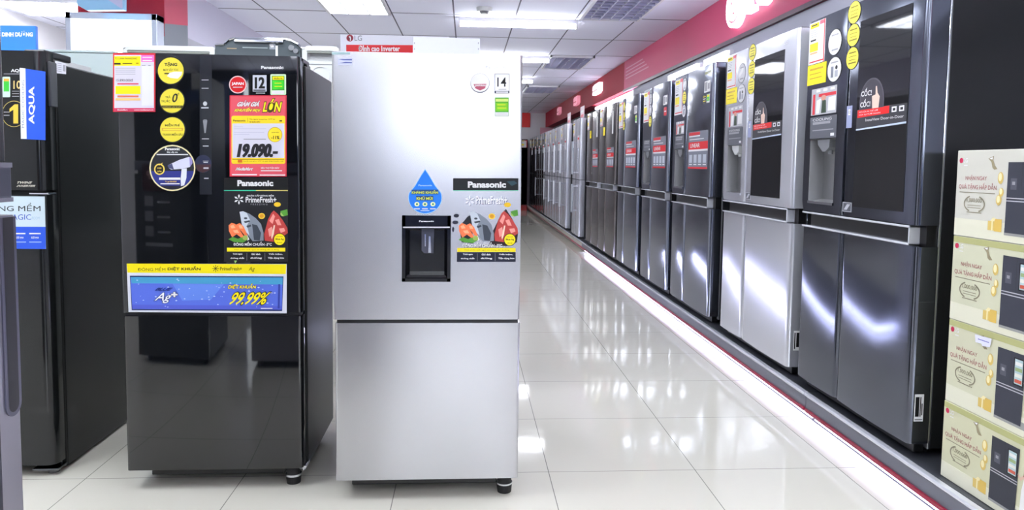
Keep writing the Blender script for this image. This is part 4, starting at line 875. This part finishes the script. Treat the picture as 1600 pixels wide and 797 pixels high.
d = Decal(fr, True, thick=.001); d.poly([(-60, 306), (70, 307), (72, 389), (-60, 388)], ink((196, 212, 220))).poly([(-60, 354), (71.5, 354.5), (72, 389), (-60, 388)], ink((44, 86, 206)))
d.text('ĐÔNG MỀM', -30, 330, 63.5, 317, ink((30, 34, 40)), .0).text('MAGIC', 10, 343.5, 49, 335, ink((52, 84, 180)), .0).text('ROOM', 50, 343, 62, 338.5, ink((150, 180, 206)), .0)
for x in (22, 46): d.rect(x, 366, x+18, 364, W_).text('tươi ngon', x+3, 374, x+15, 369, W_, .02).rect(x, 379, x+19, 377.5, ink((160, 184, 240)))
d.build('poster', t, 'white and blue sticker reading ĐÔNG MỀM')
sd = Flank(-1.58); d = Decal(sd, True, thick=.0006); d.poly([(86, 95), (103, 99), (103, 116), (86, 114)], ink((206, 206, 216))); 
for k in range(5): d.poly([(88, 98+3*k), (96, 99.5+3*k), (96, 100.5+3*k), (88, 99+3*k)], GREYP)
d.poly([(98, 101), (102, 102), (102, 112), (98, 111)], GREYP).build('spec_label', t, 'white specification label on the side')

# ================================================================== NEAR FRIDGE at the left edge (faces away, towards the others)
XA = -.642
def facing_away(label, x0, x1, yfront, near):
    t = thing('refrigerator', label, 'fridge', ((x0+x1)/2, yfront-.3, 0), 'fridges facing the black ones')
    fr = Back(yfront)
    body = mat('near_side_dark', (30, 32, 42), .35, .2); dr = mat('near_door_steel', (150, 148, 160), .28, .7)
    box('cabinet', x0, x1-.002, yfront-.62, yfront-.056, .03, 1.74, body, t, .005)
    slab('door', Back(yfront-.012), -x1+.001, -x0, 1.228, 1.745, .04, BLACK_GLASS if not near else mat('near_door_dark', (24, 26, 36), .2), t, vr=.008, label='dark upper door')
    slab('door', fr, -x1, -x0, .05, 1.152, .05, dr if near else BLACK_GLASS, t, vr=.008, label='grey lower door' if near else None)
    box('door_band', x0+.002, x1-.001, yfront-.05, yfront-.004, 1.176, 1.226, mat('band_grey', (84, 86, 100), .3, .5), t, .003, 'grey band between the doors')
    box('band_trim', x0+.002, x1-.0005, yfront-.05, yfront-.003, 1.219, 1.226, mat('band_light', (150, 150, 165), .25, .6), t); box('band_trim', x0+.002, x1-.0005, yfront-.05, yfront-.003, 1.171, 1.177, mat('band_light', (150, 150, 165), .25, .6), t)
    for x in (x0+.06, x1-.06):
        for y in (yfront-.1, yfront-.56): foot(x, y, 0, .032, .022, t)
    return t, fr
t, fr = facing_away('near fridge seen edge-on at the left border, grey door edge with a long dark grip', -1.16, XA, 1.06, True)
fk = Flank(XA); u0, u1 = 1.021, 1.056
bm = bmesh.new()
d = Decal(fk, thick=.002, step=.0003)
def slot(g): 
    P = [(u0+g, 1.16), (u0+g, .886+.0)]; cu, r = (u0+u1)/2, (u1-u0)/2-g
    return [(u0+g, 1.15)] + [(cu-r*math.cos(a), .884-(r)*math.sin(a)) for a in [math.pi*i/10 for i in range(11)]] + [(u1-g, 1.15)]
d.poly(slot(0.0), mat('grip_rim', (96, 96, 112), .3, .5)).poly(slot(.006), mat('grip_dark', (26, 26, 34), .4)); d.build('door_grip', t, 'long dark door grip')
t, fr = facing_away('black fridge beyond the left border, seen only as a reflection in the black glass fridge', -2.22, -1.55, 1.06, False)
Decal(fr, thick=.001).rect(1.84, 1.05, 2.14, 1.21, ink((60, 20, 24))).text('SHARP', 1.88, 1.12, 2.10, 1.17, ink((190, 150, 150)), .03).build('brand_card', t, 'dark red card')
d = Decal(fr, thick=.001).rect(1.86, .72, 2.12, .74, GREYP)
for z in (.78, .87, .96): d.rect(2.04, z, 2.12, z+.06, ink((120, 120, 126))).rect(1.88, z+.02, 2.0, z+.03, GREYP)
d.build('feature_labels', t)

# ================================================================== BACK ROWS AT THE LEFT
YW = 3.9
def washer(label, x0, x1, ztop, m, dark, nm='washing_machine', cat='washing machine', grp='washing machines on the stand'):
    z0 = .86
    t = thing(nm, label, cat, ((x0+x1)/2, YW+.3, z0), grp)
    if not dark:
        fr = Front(YW)
        wm = m
        a, b = x0+.014, x1-.014
        hz0, hz1 = ztop-.085, ztop-.03
        slab('back_panel', fr, x0, x1, z0, ztop-.012, .03, wm, t, hole=(a+.012, hz0, b-.012, hz1), depth=.022, hm=mat('washer_recess', (176, 178, 178), .4), r=.012)
        box('tub_cabinet', x0+.004, x1-.004, YW+.03, YW+.58, z0, ztop-.03, wm, t, .02)
        box('lid', x0+.01, x1-.01, YW+.02, YW+.56, ztop-.03, ztop, wm, t, .012)
        bm = bmesh.new(); add_prism(bm, [(a+.01, hz1-.004), (b-.01, hz1-.004), (b-.016, hz1-.014), (a+.016, hz1-.014)], -.02, .006, fr.map); finish('handhold', bm, mat('washer_handhold', (122, 126, 118), .3), t)
        n = 24; c = ((x0+x1)/2, ztop-.158); bm = bmesh.new()
        for k in range(n):
            a0_, a1_ = 2*math.pi*k/n, 2*math.pi*(k+1)/n
            add_prism(bm, [(c[0]+.05*math.cos(a0_), c[1]+.05*math.sin(a0_)), (c[0]+.05*math.cos(a1_), c[1]+.05*math.sin(a1_)), (c[0]+.043*math.cos(a1_), c[1]+.043*math.sin(a1_)), (c[0]+.043*math.cos(a0_), c[1]+.043*math.sin(a0_))], 0, .004, fr.map)
        finish('pressed_ring', bm, wm, t)
        box('waist_groove', x0+.02, x1-.002, YW-.002, YW+.004, ztop-.104, ztop-.1, GREY_PL, t)
    else:
        fr = Front(YW-.01)
        out = [(x0, z0), (x1, z0), (x1, ztop-.045), (x1-.012, ztop-.03), (x1-.05, ztop-.012), (x1-.075, ztop-.006), (x0+.1, ztop-.006), (x0+.072, ztop-.014), (x0+.052, ztop-.032), (x0+.045, ztop-.04), (x0, ztop-.045)]
        bm = bmesh.new(); add_prism(bm, out, -.56, 0, fr.map); finish('tub_cabinet', bm, mat('washer_dark', (74, 82, 86), .3, .4), t)
        top = out[2:]; bm = bmesh.new()
        for i in range(len(top)-1):
            (ua, va), (ub, vb) = top[i], top[i+1]
            add_cyl(bm, fr.map(ua, va, .002), fr.map(ub, vb, .002), .007, n=8)
        finish('chrome_rim', bm, CHROME, t, 'shiny rim of the raised lid')
        d = Decal(fr, thick=.003, step=.0004); mx = x0+(x1-x0)*.64
        d.rect(mx-.002, ztop-.06, mx+.03, ztop-.014, mat('washer_hinge', (150, 156, 160), .2, .8)).poly([(mx-.004, ztop-.036), (mx+.016, ztop-.03), (mx+.022, ztop-.046), (mx+.008, ztop-.05)], W_).rect(mx+.03, ztop-.1, mx+.042, ztop-.04, W_).rect(x0+.06, ztop-.062, x0+.11, ztop-.057, ink((170, 150, 120))).rect(x0+.14, ztop-.056, x0+.27, ztop-.051, ink((150, 160, 160)))
        d.build('back_hinge', t)
        bm = bmesh.new(); add_cyl(bm, fr.map(x1-.045, ztop-.05, 0), fr.map(x1-.045, ztop-.05, .012), .015, n=14); add_cyl(bm, fr.map(x1-.022, ztop-.066, 0), fr.map(x1-.022, ztop-.066, .012), .013, n=14); finish('screw_cap', bm, GREY_PL, t)
        box('lid_bar', x0+.1, x1-.085, YW-.03, YW-.008, ztop-.028, ztop-.012, CHROME, t, .004)
washer('narrow white appliance with a handhold, in the gap between the black and the silver fridge', -.878, -.686, 1.853, WHITE_PL, False, 'white_appliance', 'appliance', None)
washer('dark grey washing machine with a shiny lid rim above the black fridge', -1.322, -.884, 1.882, None, True)
washer('white washing machine peeping over the left part of the black fridge, beside the dark one', -1.80, -1.330, 1.836, WHITE_PL, False)
t = thing('display_stand', 'plain stand carrying the washing machines behind the two front fridges', 'stand', (-1.2, 4.25, 0))
box('top_board', -2.2, -.64, YW-.04, YW+.66, .82, .86, WHITE_PL, t, .004)
for x in (-2.15, -1.3, -.66):
    box('stand_panel', x-.015, x+.015, YW, YW+.6, .0005, .82, WHITE_PL, t)
t = thing('freezer_cabinet', 'pale mint-white cabinet seen from behind, left of the black fridge', 'appliance', (-2.45, 4.9, 0))
MINT = mat('mint_white', (206, 220, 216), .4)
box('cabinet', -2.72, -2.175, 4.6, 5.2, .0005, 1.885, MINT, t, .008); box('top_cap', -2.72, -2.175, 4.592, 5.2, 1.886, 1.9, MINT, t, .004)
# cartons with LG print behind the silver fridge
YC2 = 4.65; fr = Front(YC2); WC = mat('carton_white', (224, 224, 232), .5)
t = thing('carton', 'white carton with a round red emblem and a red strip above the silver fridge', 'box', (-.5, 4.83, 0))
p0, p1 = fr.px(531.5, 53), fr.px(702, 57)
box('carton_body', p0[0], p1[0], YC2, YC2+.36, .0005, p0[1]-.002, WC, t, .003)
d = Decal(fr, True, thick=.0006); d.poly([(541, 70), (645, 70.5), (645, 92), (541, 92)], ink((206, 26, 34))).text('Đỉnh cao Inverter', 560, 80.3, 625, 70.8, W_, .03)
d.ell(546.7, 59.5, 5.4, 5.4, ink((166, 20, 50))).ell(546.7, 59.5, 4.4, 4.4, ink((120, 24, 40))).poly([(545, 57), (547.4, 56.5), (548.5, 60), (548, 63.8), (546.6, 63.5), (547, 60.2)], W_).text('LG', 554, 63.8, 565.5, 55.5, ink((104, 104, 112)), .0)
d.build('printed_face', t, 'emblem and red strip')
t = thing('carton', 'plain pale carton beside the one with the red strip, above the silver fridge', 'box', (-.1, 3.8, 0))
fr = Front(3.72); p0, p1 = fr.px(645.5, 58), fr.px(750, 61)
box('carton_body', p0[0], p1[0], 3.72, 3.89, .0005, p1[1]+.003, mat('carton_pale', (214, 216, 230), .5), t, .003)
d = Decal(fr, True, thick=.0005)
for x in (647, 747): d.poly([(x, 66), (x+1.4, 66.4), (x+.8, 69), (x-.4, 68)], GREYP); d.poly([(x, 76), (x+1.4, 75), (x+.8, 78), (x-.4, 77)], GREYP)
d.build('staple', t)

# light box on the column, hanging sign, blue sign
t = thing('light_box', 'big glowing white light box with silver frame on the red column', 'light box', (-2.71, 5.77, 2.0))
x0, x1, z0, z1 = -3.045, -2.372, 1.55, 2.345
bm = bmesh.new()
for a, b, c, e in ((x0, x1, z1-.05, z1), (x0, x1, z0, z0+.05), (x0, x0+.04, z0, z1), (x1-.04, x1, z0, z1)): add_box(bm, a, b, 5.70, 5.834, c, e, .004)
finish('frame', bm, mat('light_box_frame', (214, 222, 236), .25, .5), t)
box('lit_face', x0+.038, x1-.038, 5.735, 5.80, z0+.048, z1-.048, mat('light_box_glow', (255, 255, 255), .4, 0, BOX_E), t)
t = thing('hanging_sign', 'pale blue hanging sign cut by the top edge, in front of the red column', 'sign', (-2.66, 5.5, 2.5))
bm = bmesh.new(); fr = Front(5.48); add_prism(bm, [(-2.84, CEIL-.06), (-2.84, 2.352), (-2.775, 2.316), (-2.515, 2.326), (-2.507, CEIL-.06)], -.05, 0, fr.map); finish('sign_board', bm, mat('sign_pale_blue', (156, 206, 240), .4), t)
d = Decal(fr, thick=.001); d.poly([(-2.69, 2.44), (-2.53, 2.335), (-2.52, 2.335), (-2.515, 2.6), (-2.69, 2.6)], ink((204, 204, 236))).build('printed_panel', t)
for x in (-2.78, -2.56):
    bm = bmesh.new(); add_cyl(bm, (x, 5.5, CEIL-.061), (x, 5.5, CEIL), .004, n=8); finish('hanger', bm, CHROME, t)
t = thing('topper_sign', 'bright blue sign reading DINH DƯỠNG above the black two-door fridge', 'sign', (-2.45, 3.9, 1.6))
fr = Front(3.9); q0, q1 = fr.px(-80, 79), fr.px(55.5, 40.5)
box('sign_board', q0[0], q1[0], 3.9, 3.92, q0[1]-.003, q1[1], mat('sign_blue', (40, 120, 226), .4), t, .002)
d = Decal(fr, True, thick=.0006); d.text('DINH DƯỠNG', 3, 57.3, 51.5, 48.5, W_, .05).build('lettering', t)
t = thing('refrigerator', 'white topped fridge under the blue DINH DƯỠNG sign, mostly hidden', 'fridge', (-2.7, 4.1, 0))
box('cabinet', -3.0, -2.232, 3.82, 4.45, .0005, q0[1]-.004, WHITE_PL, t, .006)
